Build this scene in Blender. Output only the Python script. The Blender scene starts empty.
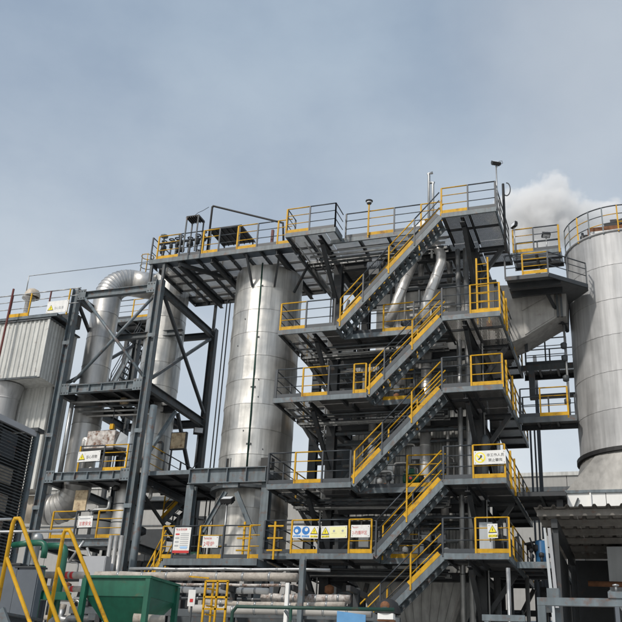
import bpy, bmesh, math, random
from mathutils import Vector, Matrix, noise
R = math.radians
random.seed(7)
sc = bpy.context.scene
col = sc.collection
# ------------------------------------------------------------------ camera, sky, sun, exposure
YAW, PITCH, ROLL, FPX = .363735, .422945, .059516, 881.06
CAM = Vector((0, 0, 1.6))
fwd = Vector((-math.sin(YAW)*math.cos(PITCH), math.cos(YAW)*math.cos(PITCH), math.sin(PITCH)))
rgt0 = Vector((math.cos(YAW), math.sin(YAW), 0)); up0 = rgt0.cross(fwd)
rgt = math.cos(ROLL)*rgt0 + math.sin(ROLL)*up0
upv = -math.sin(ROLL)*rgt0 + math.cos(ROLL)*up0
cd = bpy.data.cameras.new('camera'); cam = bpy.data.objects.new('camera', cd); col.objects.link(cam)
cd.sensor_fit = 'HORIZONTAL'; cd.sensor_width = 36; cd.lens = 36*FPX/622
cd.clip_start = .1; cd.clip_end = 3000
cam.matrix_world = Matrix(((rgt.x, upv.x, -fwd.x, CAM.x), (rgt.y, upv.y, -fwd.y, CAM.y), (rgt.z, upv.z, -fwd.z, CAM.z), (0, 0, 0, 1)))
sc.camera = cam
SUN_EL, SUN_AZ = R(43), R(202)      # azimuth clockwise from +Y, where the sun stands
SUN_DIR = Vector((math.sin(SUN_AZ)*math.cos(SUN_EL), math.cos(SUN_AZ)*math.cos(SUN_EL), math.sin(SUN_EL)))
w = bpy.data.worlds.new('World'); sc.world = w; w.use_nodes = True
nt = w.node_tree; nt.nodes.clear()
def N(t, **k):
    n = nt.nodes.new(t)
    for a, b in k.items(): setattr(n, a, b)
    return n
out = N('ShaderNodeOutputWorld'); bg = N('ShaderNodeBackground')
sky = N('ShaderNodeTexSky'); sky.sky_type = 'NISHITA'; sky.sun_disc = False
sky.sun_elevation = SUN_EL; sky.sun_rotation = SUN_AZ; sky.air_density = 1.3; sky.dust_density = 3.0; sky.ozone_density = 2.0
# thin high haze and cloud veil over the clear sky
tc = N('ShaderNodeTexCoord'); mp = N('ShaderNodeMapping'); mp.inputs['Scale'].default_value = (1.5, 1.5, 2.4)
nz = N('ShaderNodeTexNoise'); nz.inputs['Scale'].default_value = 1.25; nz.inputs['Detail'].default_value = 7; nz.inputs['Roughness'].default_value = .55
rp = N('ShaderNodeMapRange'); rp.inputs[1].default_value = .38; rp.inputs[2].default_value = .72; rp.inputs[3].default_value = .44; rp.inputs[4].default_value = 1.0
mx = N('ShaderNodeMix'); mx.data_type = 'RGBA'
# the haze layer is paler towards the horizon all round, as thick air is
sx = N('ShaderNodeSeparateXYZ'); rz = N('ShaderNodeMapRange'); rz.inputs[1].default_value = .18; rz.inputs[2].default_value = .66
hz_ = N('ShaderNodeMix'); hz_.data_type = 'RGBA'; hz_.inputs[6].default_value = (6.5, 6.8, 7.0, 1); hz_.inputs[7].default_value = (3.5, 4.25, 5.1, 1)
L = nt.links.new
L(tc.outputs['Generated'], mp.inputs[0]); L(mp.outputs[0], nz.inputs['Vector']); L(nz.outputs['Fac'], rp.inputs[0])
L(tc.outputs['Generated'], sx.inputs[0]); L(sx.outputs['Z'], rz.inputs[0]); L(rz.outputs[0], hz_.inputs[0]); L(hz_.outputs[2], mx.inputs[7])
L(rp.outputs[0], mx.inputs[0]); L(sky.outputs[0], mx.inputs[6]); L(mx.outputs[2], bg.inputs[0])
bg.inputs[1].default_value = .1; L(bg.outputs[0], out.inputs[0])
sd = bpy.data.lights.new('sun', 'SUN'); so = bpy.data.objects.new('sun', sd); col.objects.link(so)
sd.energy = 2.15; sd.angle = R(4); sd.color = (1, .94, .86)
so.rotation_euler = SUN_DIR.to_track_quat('Z', 'Y').to_euler()
sc.view_settings.view_transform = 'Standard'; sc.view_settings.look = 'None'
sc.view_settings.exposure = 0.30; sc.view_settings.gamma = 1; sc.view_settings.use_curve_mapping = False
sc.render.engine = 'CYCLES'; sc.cycles.max_bounces = 6; sc.cycles.transparent_max_bounces = 12
sc.cycles.volume_bounces = 4

# ------------------------------------------------------------------ pixel -> place helpers (measured in the 622 px photograph)
def ray(px, py): return fwd + rgt*((px-311)/FPX) + upv*((311-py)/FPX)
def AY(px, py, Y): d = ray(px, py); return CAM + d*(Y/d.y)
def AZ(px, py, Z): d = ray(px, py); return CAM + d*((Z-CAM.z)/d.z)
def AX(px, py, X): d = ray(px, py); return CAM + d*(X/d.x)

# ------------------------------------------------------------------ materials
M = {}
def mat(name, c, rough=.6, metal=0., var=.12, scale=3., streak=0., bump=.0, bscale=40., rnd=0., rust=0., spec=.5, lo=None, fine=.0):
    m = bpy.data.materials.new(name); m.use_nodes = True; t = m.node_tree; b = t.nodes['Principled BSDF']
    def nn(k, **kw):
        n = t.nodes.new(k)
        for a, v in kw.items(): setattr(n, a, v)
        return n
    li = t.links.new
    geo = nn('ShaderNodeNewGeometry')
    mpn = nn('ShaderNodeMapping'); li(geo.outputs['Position'], mpn.inputs[0])
    n1 = nn('ShaderNodeTexNoise'); n1.inputs['Scale'].default_value = scale; n1.inputs['Detail'].default_value = 6; n1.inputs['Roughness'].default_value = .62
    li(mpn.outputs[0], n1.inputs['Vector'])
    mr = nn('ShaderNodeMapRange'); mr.inputs[1].default_value = .25; mr.inputs[2].default_value = .75
    mr.inputs[3].default_value = 1-var; mr.inputs[4].default_value = 1+var
    li(n1.outputs['Fac'], mr.inputs[0]); fac = mr.outputs[0]
    def mul(a, bsock=None, val=None):
        q = nn('ShaderNodeMath', operation='MULTIPLY'); li(a, q.inputs[0])
        if bsock is not None: li(bsock, q.inputs[1])
        else: q.inputs[1].default_value = val
        return q.outputs[0]
    if streak:
        m2 = nn('ShaderNodeMapping'); m2.inputs['Scale'].default_value = (6, 6, .35); li(geo.outputs['Position'], m2.inputs[0])
        n2 = nn('ShaderNodeTexNoise'); n2.inputs['Scale'].default_value = 1.1; n2.inputs['Detail'].default_value = 5; li(m2.outputs[0], n2.inputs['Vector'])
        r2 = nn('ShaderNodeMapRange'); r2.inputs[1].default_value = .3; r2.inputs[2].default_value = .62; r2.inputs[3].default_value = 1-streak; r2.inputs[4].default_value = 1.0
        li(n2.outputs['Fac'], r2.inputs[0]); fac = mul(fac, r2.outputs[0])
    if rnd:
        oi = nn('ShaderNodeObjectInfo'); r3 = nn('ShaderNodeMapRange'); r3.inputs[3].default_value = 1-rnd; r3.inputs[4].default_value = 1+rnd
        li(oi.outputs['Random'], r3.inputs[0]); fac = mul(fac, r3.outputs[0])
    cm = nn('ShaderNodeVectorMath', operation='SCALE'); cm.inputs[0].default_value = c[:3]; li(fac, cm.inputs['Scale'])
    csock = cm.outputs[0]
    if rust:
        n4 = nn('ShaderNodeTexNoise'); n4.inputs['Scale'].default_value = 4.2; n4.inputs['Detail'].default_value = 9; n4.inputs['Roughness'].default_value = .7; li(geo.outputs['Position'], n4.inputs['Vector'])
        r4 = nn('ShaderNodeMapRange'); r4.inputs[1].default_value = .62-.16*rust; r4.inputs[2].default_value = .74-.1*rust; r4.inputs[4].default_value = min(1, .5+rust*.5); li(n4.outputs['Fac'], r4.inputs[0])
        mm = nn('ShaderNodeMix', data_type='RGBA'); li(r4.outputs[0], mm.inputs[0]); li(csock, mm.inputs[6]); mm.inputs[7].default_value = (.13, .052, .022, 1); csock = mm.outputs[2]
    li(csock, b.inputs['Base Color'])
    b.inputs['Roughness'].default_value = rough; b.inputs['Metallic'].default_value = metal
    b.inputs['Specular IOR Level'].default_value = spec
    if metal > .3:
        rr = nn('ShaderNodeMapRange'); rr.inputs[1].default_value = .3; rr.inputs[2].default_value = .7; rr.inputs[3].default_value = rough-.09; rr.inputs[4].default_value = rough+.14
        li(n1.outputs['Fac'], rr.inputs[0]); li(rr.outputs[0], b.inputs['Roughness'])
    if bump:
        n3 = nn('ShaderNodeTexNoise'); n3.inputs['Scale'].default_value = bscale; n3.inputs['Detail'].default_value = 4; li(geo.outputs['Position'], n3.inputs['Vector'])
        bp = nn('ShaderNodeBump'); bp.inputs['Strength'].default_value = bump; bp.inputs['Distance'].default_value = .02; li(n3.outputs['Fac'], bp.inputs['Height']); li(bp.outputs[0], b.inputs['Normal'])
    M[name] = m; return m
mat('grey_paint', (.135, .168, .188), .48, var=.22, streak=.4, rust=.55, rnd=.14)
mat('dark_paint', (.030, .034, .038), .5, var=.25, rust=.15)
mat('mid_paint', (.07, .083, .092), .55, var=.25, streak=.3, rust=.42, rnd=.15)
mat('yellow_paint', (.60, .335, .012), .55, spec=.3, var=.2, scale=5, streak=.22, rust=.42, rnd=.1)
mat('dark_rail', (.035, .043, .052), .45, var=.2)
mat('galvanised', (.42, .43, .43), .42, metal=.75, var=.18, streak=.2)
mat('cladding', (.61, .60, .57), .38, metal=.74, var=.12, scale=1.6, streak=.36, bump=.12, bscale=5, rnd=.05)
mat('tank_cladding', (.46, .465, .47), .58, metal=.42, var=.14, scale=1.2, streak=.28, bump=.12, bscale=4, rnd=.04)
mat('pipe_cladding', (.66, .65, .63), .36, metal=.7, var=.16, scale=4, bump=.15, bscale=14, rnd=.05)
mat('duct_cladding', (.50, .495, .48), .40, metal=.72, var=.14, scale=2, streak=.2, bump=.12, bscale=8, rnd=.05)
mat('casing_sheet', (.34, .345, .335), .5, metal=.1, var=.15, streak=.3, rnd=.08)
mat('plain_casing', (.38, .375, .36), .55, metal=.1, var=.16, streak=.25, rust=.1)
mat('white_sheet', (.57, .575, .55), .5, var=.1, streak=.28, rnd=.05, rust=.12)
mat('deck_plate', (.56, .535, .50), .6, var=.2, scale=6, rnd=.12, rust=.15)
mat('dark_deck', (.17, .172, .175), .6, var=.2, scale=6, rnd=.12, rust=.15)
mat('blue_plate', (.12, .15, .185), .35, var=.3, scale=5, rnd=.2)
mat('skirt_sheet', (.30, .295, .28), .55, metal=.25, var=.2, scale=1.5, streak=.25, bump=.1, bscale=4)
mat('floor_plate', (.10, .105, .11), .6, var=.2, scale=6, rnd=.15, rust=.25)
mat('white_paint', (.78, .78, .76), .5, var=.05)
mat('sign_white', (.76, .76, .74), .45, var=.08, scale=5, streak=.14, rust=.02)
mat('sign_red', (.55, .03, .03), .5, var=.05)
mat('sign_black', (.02, .02, .02), .5, var=.05)
mat('sign_yellow', (.85, .72, .02), .5, var=.05)
mat('sign_pale_yellow', (.80, .78, .42), .5, var=.05)
mat('sign_blue', (.015, .17, .50), .5, var=.05)
mat('sign_pale_blue', (.32, .52, .78), .5, var=.05)
mat('sign_grey', (.35, .36, .38), .5, var=.05)
mat('green_paint', (.012, .115, .07), .42, var=.22, scale=4, streak=.25, rust=.12)
mat('dark_green', (.010, .05, .035), .5, var=.25, rust=.25)
mat('red_oxide', (.10, .018, .014), .6, var=.25)
mat('rust', (.19, .085, .04), .85, var=.4, scale=7, rust=.6, bump=.4)
mat('rusty_sheet', (.50, .40, .26), .75, var=.3, scale=5, rust=.75)
mat('blotched_wrap', (.50, .47, .44), .7, var=.4, scale=9, rust=1.0, bump=.5, bscale=14)
mat('old_wrap', (.40, .365, .32), .8, var=.3, scale=6, rust=.3, bump=.5, bscale=16)
mat('blue_plastic', (.03, .13, .28), .4, var=.15)
mat('pale_blue_board', (.11, .30, .55), .45, var=.15)
mat('concrete', (.44, .425, .40), .85, var=.2, scale=.7, bump=.2)
mat('far_wall', (.34, .335, .32), .75, var=.06, streak=.1)
mat('rubber', (.018, .018, .019), .6, var=.2)
mat('shed_sheet', (.17, .16, .145), .7, var=.3, scale=4, rust=.35, streak=.2)
mat('lens', (.7, .72, .74), .15, var=.05)
mat('cabinet_grey', (.46, .49, .51), .45, var=.06, streak=.1)
mat('slate_paint', (.085, .10, .12), .5, var=.15)
mat('tan_pipe', (.52, .45, .36), .55, var=.12, streak=.2)
# open steel grating: bearing bars with gaps the sky shows through
def grating(name, c, open_):
    m = mat(name, c, .6, metal=.3, var=.25, scale=6, rnd=.1); t = m.node_tree; b = t.nodes['Principled BSDF']; o = t.nodes['Material Output']
    g = t.nodes.new('ShaderNodeNewGeometry'); sp = t.nodes.new('ShaderNodeSeparateXYZ'); t.links.new(g.outputs['Position'], sp.inputs[0])
    fr = t.nodes.new('ShaderNodeMath'); fr.operation = 'MULTIPLY'; fr.inputs[1].default_value = 1/.045; t.links.new(sp.outputs['X'], fr.inputs[0])
    f2 = t.nodes.new('ShaderNodeMath'); f2.operation = 'FRACT'; t.links.new(fr.outputs[0], f2.inputs[0])
    lt = t.nodes.new('ShaderNodeMath'); lt.operation = 'LESS_THAN'; lt.inputs[1].default_value = open_; t.links.new(f2.outputs[0], lt.inputs[0])
    tr = t.nodes.new('ShaderNodeBsdfTransparent'); ms = t.nodes.new('ShaderNodeMixShader')
    t.links.new(lt.outputs[0], ms.inputs[0]); t.links.new(b.outputs[0], ms.inputs[1]); t.links.new(tr.outputs[0], ms.inputs[2]); t.links.new(ms.outputs[0], o.inputs['Surface'])
grating('grating', (.22, .215, .205), .30)
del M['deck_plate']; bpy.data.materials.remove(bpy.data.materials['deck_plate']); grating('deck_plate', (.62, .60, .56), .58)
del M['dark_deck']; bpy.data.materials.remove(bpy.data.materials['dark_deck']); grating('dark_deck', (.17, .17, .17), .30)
grating('mesh_screen', (.055, .053, .05), .25)

# ------------------------------------------------------------------ mesh helpers
ORG = {}
class MB:
    def __init__(s): s.v = []; s.f = []
    def add(s, vs, fs):
        o = len(s.v); s.v += [Vector(p) for p in vs]; s.f += [tuple(i+o for i in f) for f in fs]; return s
    def box(s, x0, x1, y0, y1, z0, z1):
        return s.add([(x0,y0,z0),(x1,y0,z0),(x1,y1,z0),(x0,y1,z0),(x0,y0,z1),(x1,y0,z1),(x1,y1,z1),(x0,y1,z1)],
                     [(3,2,1,0),(4,5,6,7),(0,1,5,4),(1,2,6,5),(2,3,7,6),(3,0,4,7)])
    def frame(s, p, q, up=None):
        p = Vector(p); q = Vector(q); d = (q-p).normalized()
        u = Vector(up) if up is not None else (Vector((0,0,1)) if abs(d.z) < .9 else Vector((0,1,0)))
        a = d.cross(u).normalized(); b = a.cross(d).normalized(); return p, q, a, b
    def bar(s, p, q, w_, h, up=None):
        p, q, a, b = s.frame(p, q, up); vs = []
        for c in (p, q):
            for i, j in ((-1,-1),(1,-1),(1,1),(-1,1)): vs.append(c + a*(i*w_/2) + b*(j*h/2))
        return s.add(vs, [(3,2,1,0),(4,5,6,7),(0,1,5,4),(1,2,6,5),(2,3,7,6),(3,0,4,7)])
    def ibeam(s, p, q, w_=.25, h=.3, t=.025, up=None):
        p, q, a, b = s.frame(p, q, up); k = t*.7
        pr = [(-w_/2,-h/2),(w_/2,-h/2),(w_/2,-h/2+t),(k/2,-h/2+t),(k/2,h/2-t),(w_/2,h/2-t),(w_/2,h/2),(-w_/2,h/2),(-w_/2,h/2-t),(-k/2,h/2-t),(-k/2,-h/2+t),(-w_/2,-h/2+t)]
        return s.prism(pr, p, q, a, b)
    def channel(s, p, q, w_=.08, h=.2, t=.02, up=None, flip=1):
        p, q, a, b = s.frame(p, q, up); a = a*flip
        pr = [(0,-h/2),(w_,-h/2),(w_,-h/2+t),(t,-h/2+t),(t,h/2-t),(w_,h/2-t),(w_,h/2),(0,h/2)]
        if flip < 0: pr = pr[::-1]
        return s.prism(pr, p, q, a, b)
    def prism(s, pr, p, q, a, b):
        n = len(pr); vs = [p+a*x+b*y for x, y in pr] + [q+a*x+b*y for x, y in pr]
        fs = [(i, (i+1) % n, n+(i+1) % n, n+i) for i in range(n)] + [tuple(range(n-1,-1,-1)), tuple(range(n, 2*n))]
        return s.add(vs, fs)
    def tube(s, pts, r, n=8, cap=True):
        pts = [Vector(p) for p in pts]; rs = r if isinstance(r, (list, tuple)) else [r]*len(pts); vs = []; fs = []
        d0 = (pts[1]-pts[0]).normalized(); u = Vector((0,0,1)) if abs(d0.z) < .9 else Vector((1,0,0)); a = d0.cross(u).normalized()
        for i, p in enumerate(pts):
            din = (pts[i]-pts[i-1]).normalized() if i else None; do = (pts[i+1]-pts[i]).normalized() if i < len(pts)-1 else None
            t = (din+do).normalized() if din is not None and do is not None else (din if do is None else do)
            a = (a - t*a.dot(t)).normalized(); b = t.cross(a)
            k = 1.0
            if din is not None and do is not None: k = min(1.5, 1/max(.3, t.dot(do)))
            for j in range(n):
                g = 2*math.pi*j/n; vs.append(p + (a*math.cos(g) + b*math.sin(g))*rs[i]*(1 + (k-1)*.0))
        for i in range(len(pts)-1):
            for j in range(n):
                fs.append((i*n+j, i*n+(j+1) % n, (i+1)*n+(j+1) % n, (i+1)*n+j))
        if cap: fs += [tuple(range(n-1,-1,-1)), tuple(range((len(pts)-1)*n, len(pts)*n))]
        return s.add(vs, fs)
    def lathe(s, c, prof, n=24, a0=0., a1=2*math.pi):
        full = abs(a1-a0-2*math.pi) < 1e-6; m = n if full else n+1; vs = []; fs = []
        for r_, z in prof:
            for j in range(m):
                g = a0+(a1-a0)*j/n; vs.append((c[0]+r_*math.cos(g), c[1]+r_*math.sin(g), c[2]+z))
        for i in range(len(prof)-1):
            for j in range(n):
                fs.append((i*m+j, i*m+(j+1) % m, (i+1)*m+(j+1) % m, (i+1)*m+j))
        return s.add(vs, fs)
    def poly(s, pts, thick):
        pts = [Vector(p) for p in pts]; nrm = (pts[1]-pts[0]).cross(pts[2]-pts[0]).normalized()*thick; n = len(pts)
        return s.add(pts+[p+nrm for p in pts], [tuple(range(n-1,-1,-1)), tuple(range(n, 2*n))]+[(i,(i+1) % n, n+(i+1) % n, n+i) for i in range(n)])
    def build(s, name, m, parent=None, smooth=False, bevel=0):
        org = ORG.get(parent, Vector((0,0,0))); own = None
        if parent is None:
            xs = [v.x for v in s.v]; ys = [v.y for v in s.v]; zs = [v.z for v in s.v]
            own = Vector(((min(xs)+max(xs))/2, (min(ys)+max(ys))/2, min(zs))); org = own
        me = bpy.data.meshes.new(name); me.from_pydata([v-org for v in s.v], [], s.f); me.update()
        me.materials.append(M[m] if isinstance(m, str) else m)
        if smooth:
            for p in me.polygons: p.use_smooth = True
            if smooth == 'edge':
                try: me.set_sharp_from_angle(angle=R(38))
                except Exception: pass
        o = bpy.data.objects.new(name, me); col.objects.link(o)
        if parent is not None: o.parent = parent
        else: o.location = own
        ORG[o] = org
        return o
def tag(o, label, cat, group=None):
    o['label'] = label; o['category'] = cat
    if group: o['group'] = group
    return o
def thing(name, label, cat, loc, group=None):
    o = bpy.data.objects.new(name, None); col.objects.link(o); o.location = loc; o.empty_display_size = .3; ORG[o] = Vector(loc)
    return tag(o, label, cat, group)
def struct(o): o['kind'] = 'structure'; return o

# ------------------------------------------------------------------ railings, decks, stairs
def rail_bay(par, p, q, c, h=1.1, toe=True, r=.024, post=True, pc=None, mids=2, toeh=.13):
    """one bay from p to q at deck level: top rail (part) > mid rails, toe board, post at p"""
    p = Vector(p); q = Vector(q); m = 'yellow_paint' if c == 'y' else 'dark_rail'
    U = Vector((0,0,1))
    top = MB().tube([p+U*h, q+U*h], r, 6).build('top_rail', m, par, True)
    for k in range(mids):
        zz = h*(k+1)/(mids+1)+.04
        MB().tube([p+U*zz, q+U*zz], r*.72, 5).build('mid_rail', m, top, True)
    if toe: MB().bar(p+U*(toeh/2+.012), q+U*(toeh/2+.012), .012, toeh).build('toe_board', m, top)
    if post:
        pm = m if pc is None else ('yellow_paint' if pc == 'y' else 'dark_rail')
        MB().bar(p-U*.1, p+U*h, .055, .055).build('post', pm, top)
    return top
def rail(par, pts, cols='yd', h=1.1, bay=1.5, first=0, endpost=True, **k):
    i = first
    pts = [Vector(p) for p in pts]
    for a, b in zip(pts, pts[1:]):
        n = max(1, round((b-a).length/bay))
        for j in range(n):
            rail_bay(par, a.lerp(b, j/n), a.lerp(b, (j+1)/n), cols[i % len(cols)], h, **k); i += 1
    if endpost: MB().bar(pts[-1]-Vector((0,0,.1)), pts[-1]+Vector((0,0,h)), .055, .055).build('post', 'yellow_paint' if cols[i % len(cols)] == 'y' else 'dark_rail', par)
def deck(par, x0, x1, y0, y1, z, m='deck_plate', sx=1.0, sy=1.0, edges='fblr', em='grey_paint', eh=.18, jm='dark_paint'):
    """deck plates on joists, edge channels on the named sides (f front, b back, l left, r right)"""
    nx = max(1, round((x1-x0)/sx)); ny = max(1, round((y1-y0)/sy)); g = .012
    for i in range(nx):
        for j in range(ny):
            a = x0+(x1-x0)*i/nx; b = x0+(x1-x0)*(i+1)/nx; c = y0+(y1-y0)*j/ny; d = y0+(y1-y0)*(j+1)/ny
            MB().box(a+g, b-g, c+g, d-g, z-.03, z-.002).build('deck_plate', m, par)
    for i in range(1, nx):
        x = x0+(x1-x0)*i/nx; MB().box(x-.04, x+.04, y0+.03, y1-.03, z-.17, z-.033).build('joist', jm, par)
    for j in range(1, ny):
        y = y0+(y1-y0)*j/ny
        MB().box(x0+.03, x1-.03, y-.03, y+.03, z-.12, z-.036).build('cross_joist', jm, par)
    zc = z-eh/2
    if 'f' in edges: MB().channel((x0,y0,zc), (x1,y0,zc), .07, eh, .014, flip=-1).build('edge_beam', em, par)
    if 'b' in edges: MB().channel((x0,y1,zc), (x1,y1,zc), .07, eh, .014, flip=1).build('edge_beam', jm, par)
    if 'l' in edges: MB().channel((x0,y0+.072,zc), (x0,y1-.072,zc), .07, eh-.006, .014, flip=1).build('edge_beam', jm, par)
    if 'r' in edges: MB().channel((x1,y0+.072,zc), (x1,y1-.072,zc), .07, eh-.006, .014, flip=-1).build('edge_beam', em, par)
def stair(label, x0, z0, x1, z1, y0, y1, cols, bays, group=None, h=1.0, rise=.2, toe_m=True, far=True):
    t = thing('stair_flight', label, 'stairs', (x0, (y0+y1)/2, z0), group)
    a = Vector((x0, 0, z0)); b = Vector((x1, 0, z1)); d = (b-a); nrm = Vector((-d.z, 0, d.x)).normalized(); U = Vector((0,0,1))
    for y, fl in ((y0, -1), (y1, 1)):
        Y = Vector((0, y, 0))
        MB().channel(a+Y-U*.10, b+Y-U*.10, .07, .20, .014, up=nrm, flip=fl).build('stringer', 'grey_paint', t)
        if y == y1 and not far: continue
        for k in range(len(bays)-1):
            p = a.lerp(b, bays[k])+Y; q = a.lerp(b, bays[k+1])+Y
            c = cols[k] if y == y0 else cols[(k+1) % len(cols)]
            m = 'yellow_paint' if c == 'y' else 'dark_rail'
            top = MB().tube([p+U*h, q+U*h], .024, 6).build('handrail', m, t, True)
            for zz in (.34, .66): MB().tube([p+U*h*zz, q+U*h*zz], .019, 5).build('mid_rail', m, top, True)
            if y == y0: MB().bar(p+nrm*.10, q+nrm*.10, .012, .14, up=nrm).build('kick_plate', m, top)
            MB().bar(p-U*.12, p+U*h, .05, .05).build('post', m, top)
    n = int(round((z1-z0)/rise))
    for i in range(n):
        f_ = (i+.5)/n; c = a.lerp(b, f_); dx = abs(x1-x0)/n
        tr = MB().box(c.x-dx*.55, c.x+dx*.28, y0+.015, y1-.015, c.z-.025, c.z+.005).build('tread', 'grey_paint', t)
        sgn = -1 if x1 > x0 else 1
        MB().box(c.x+sgn*dx*.55-.012, c.x+sgn*dx*.55+.012, y0+.016, y1-.016, c.z-.055, c.z+.008).build('nosing', 'mid_paint', tr)
        MB().box(c.x+sgn*dx*.62-.05, c.x+sgn*dx*.62+.03, y0+.02, y0+.10, c.z-.09, c.z-.077).build('edge_mark', 'yellow_paint' if (i//5) % 2 else 'mid_paint', tr)
    return t
def arc_sheet(c, r_, z0, z1, g0, g1, nu=8, nv=4, dent=.006, th=.004, seed=0, r1=None):
    """one curved cladding sheet with faint oil-canning and a lip at its upper edge"""
    vs = []; fs = []
    for j in range(nv+1):
        for i in range(nu+1):
            g = g0+(g1-g0)*i/nu; z = z0+(z1-z0)*j/nv
            rr = r_ + ((r1-r_)*(z-z0)/(z1-z0) if r1 else 0)
            e = min(1, 4*min(i/nu, 1-i/nu))*min(1, 4*min(j/nv, 1-j/nv))
            rr += dent*e*2*noise.noise(Vector((g*rr*1.3+seed*7.1, z*1.1, seed*3.7)))
            if j == 0: rr += .010
            if i == 0: rr += .004
            vs.append((c[0]+rr*math.cos(g), c[1]+rr*math.sin(g), c[2]+z))
    m = nu+1
    for j in range(nv):
        for i in range(nu): fs.append((j*m+i, j*m+i+1, (j+1)*m+i+1, (j+1)*m+i))
    return MB().add(vs, fs)
def clad_cylinder(par, c, r_, z0, z1, nring, nseg, m, dent=.006, bands=True, off=0.):
    for k in range(nring):
        a = z0+(z1-z0)*k/nring; b = z0+(z1-z0)*(k+1)/nring
        for s in range(nseg):
            g0 = 2*math.pi*(s+(.5 if k % 2 else 0)+off)/nseg; g1 = g0+2*math.pi/nseg
            arc_sheet(c, r_, a, b, g0, g1, 8, 5, dent, seed=k*17+s).build('cladding_sheet', m, par, True)
        if bands and k:
            MB().lathe((c[0], c[1], c[2]+a), [(r_+.004,-.016),(r_+.009,-.012),(r_+.009,.012),(r_+.004,.016)], 40).build('seam_band', m, par, True)
def corrugated(p, q, zb, zt, pitch=.2, depth=.045, slope=None):
    """trapezoid profile sheet standing from p to q (xy), outward normal to the right of p->q"""
    p = Vector((p[0], p[1], 0)); q = Vector((q[0], q[1], 0)); d = q-p; n = max(1, round(d.length/pitch)); u = d.normalized(); nr = Vector((u.y, -u.x, 0))
    prof = []
    for i in range(n):
        for f_, e in ((0, 0), (.42, 0), (.54, 1), (.88, 1)): prof.append(((i+f_)*d.length/n, e*depth))
    prof.append((d.length, 0)); m = len(prof)
    vs = [p+u*x+nr*y+Vector((0,0,zb)) for x, y in prof]+[p+u*x+nr*y+Vector((0,0,zt)) for x, y in prof]
    return MB().add(vs, [(i, i+1, m+i+1, m+i) for i in range(m-1)])
def clad_wall(par, p, q, zb, zt, m, sheet=1.0, **k):
    p = Vector((p[0], p[1], 0)); q = Vector((q[0], q[1], 0)); n = max(1, round((q-p).length/sheet))
    for i in range(n):
        corrugated(p.lerp(q, i/n), p.lerp(q, (i+1)/n), zb+random.uniform(-.01,.01), zt, **k).build('cladding_sheet', m, par)
def ring_pipe(p, q, r_, m, par, name='pipe', n=12, joints=None, jr=1.12):
    o = MB().tube([p, q], r_, n).build(name, m, par, True)
    p = Vector(p); q = Vector(q); L_ = (q-p).length; k = joints if joints is not None else int(L_/1.2)
    for i in range(1, k+1):
        c = p.lerp(q, i/(k+1)); d = (q-p).normalized()
        MB().tube([c-d*.02, c+d*.02], r_*jr, n).build('band', m, o, True)
    return o
def glyphs(txt, size, m, par, origin, right, upd, align='LEFT', squash=1., name='lettering'):
    cu = bpy.data.curves.new('t', 'FONT'); cu.body = txt; cu.size = size; cu.align_x = align; cu.resolution_u = 2; cu.space_character = 1.0
    to = bpy.data.objects.new('t', cu); col.objects.link(to); dg = bpy.context.evaluated_depsgraph_get()
    me = bpy.data.meshes.new_from_object(to.evaluated_get(dg)); bpy.data.objects.remove(to); bpy.data.curves.remove(cu)
    r_ = Vector(right).normalized(); u = Vector(upd).normalized(); o = Vector(origin); org = ORG[par]
    me.transform(Matrix(((r_.x*squash, u.x, 0, 0), (r_.y*squash, u.y, 0, 0), (r_.z*squash, u.z, 0, 0), (0, 0, 0, 1))))
    for v in me.vertices: v.co += o-org
    me.materials.clear(); me.materials.append(M[m]); me.name = name
    ob = bpy.data.objects.new(name, me); col.objects.link(ob); ob.parent = par; ORG[ob] = org
    return ob
# ------------------------------------------------------------------ ground
g = MB().add([(-400,-60,0),(400,-60,0),(400,700,0),(-400,700,0)], [(0,1,2,3)]).build('ground', 'concrete'); struct(g)

# ------------------------------------------------------------------ boiler stair tower: platforms on five levels
LV = [6.25, 8.6, 11.74, 14.41, 18.57]
D, YI, YC = 28.0, 28.92, 30.4
XL, XM, XR = -11.93, -5.73, -3.71
def X28(px): return AY(px, 400, D).x if False else None
def xf(px, z, Y=D):
    """X on the front plane of picture column px at height z"""
    x = -8.0
    lo, hi = -40., 20.
    for _ in range(50):
        x = (lo+hi)/2; v = Vector((x, Y, z))-CAM; u = 311+FPX*v.dot(rgt)/v.dot(fwd)
        if u < px: lo = x
        else: hi = x
    return x
FS = [-8.02, -8.86, -8.40, -9.62]                 # where flights leave the left decks
labels = ['access platform with blue and yellow safety signs on its rail, lowest around the boiler',
          'second boiler platform, with a white character sign on its yellow rail corner',
          'access platform at the third level of the boiler, below the boxed duct',
          'access platform at the fourth level, level with the underside of the boxed duct',
          'topmost access platform of the boiler with a tall floodlight pole']
PLAT = []
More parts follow.
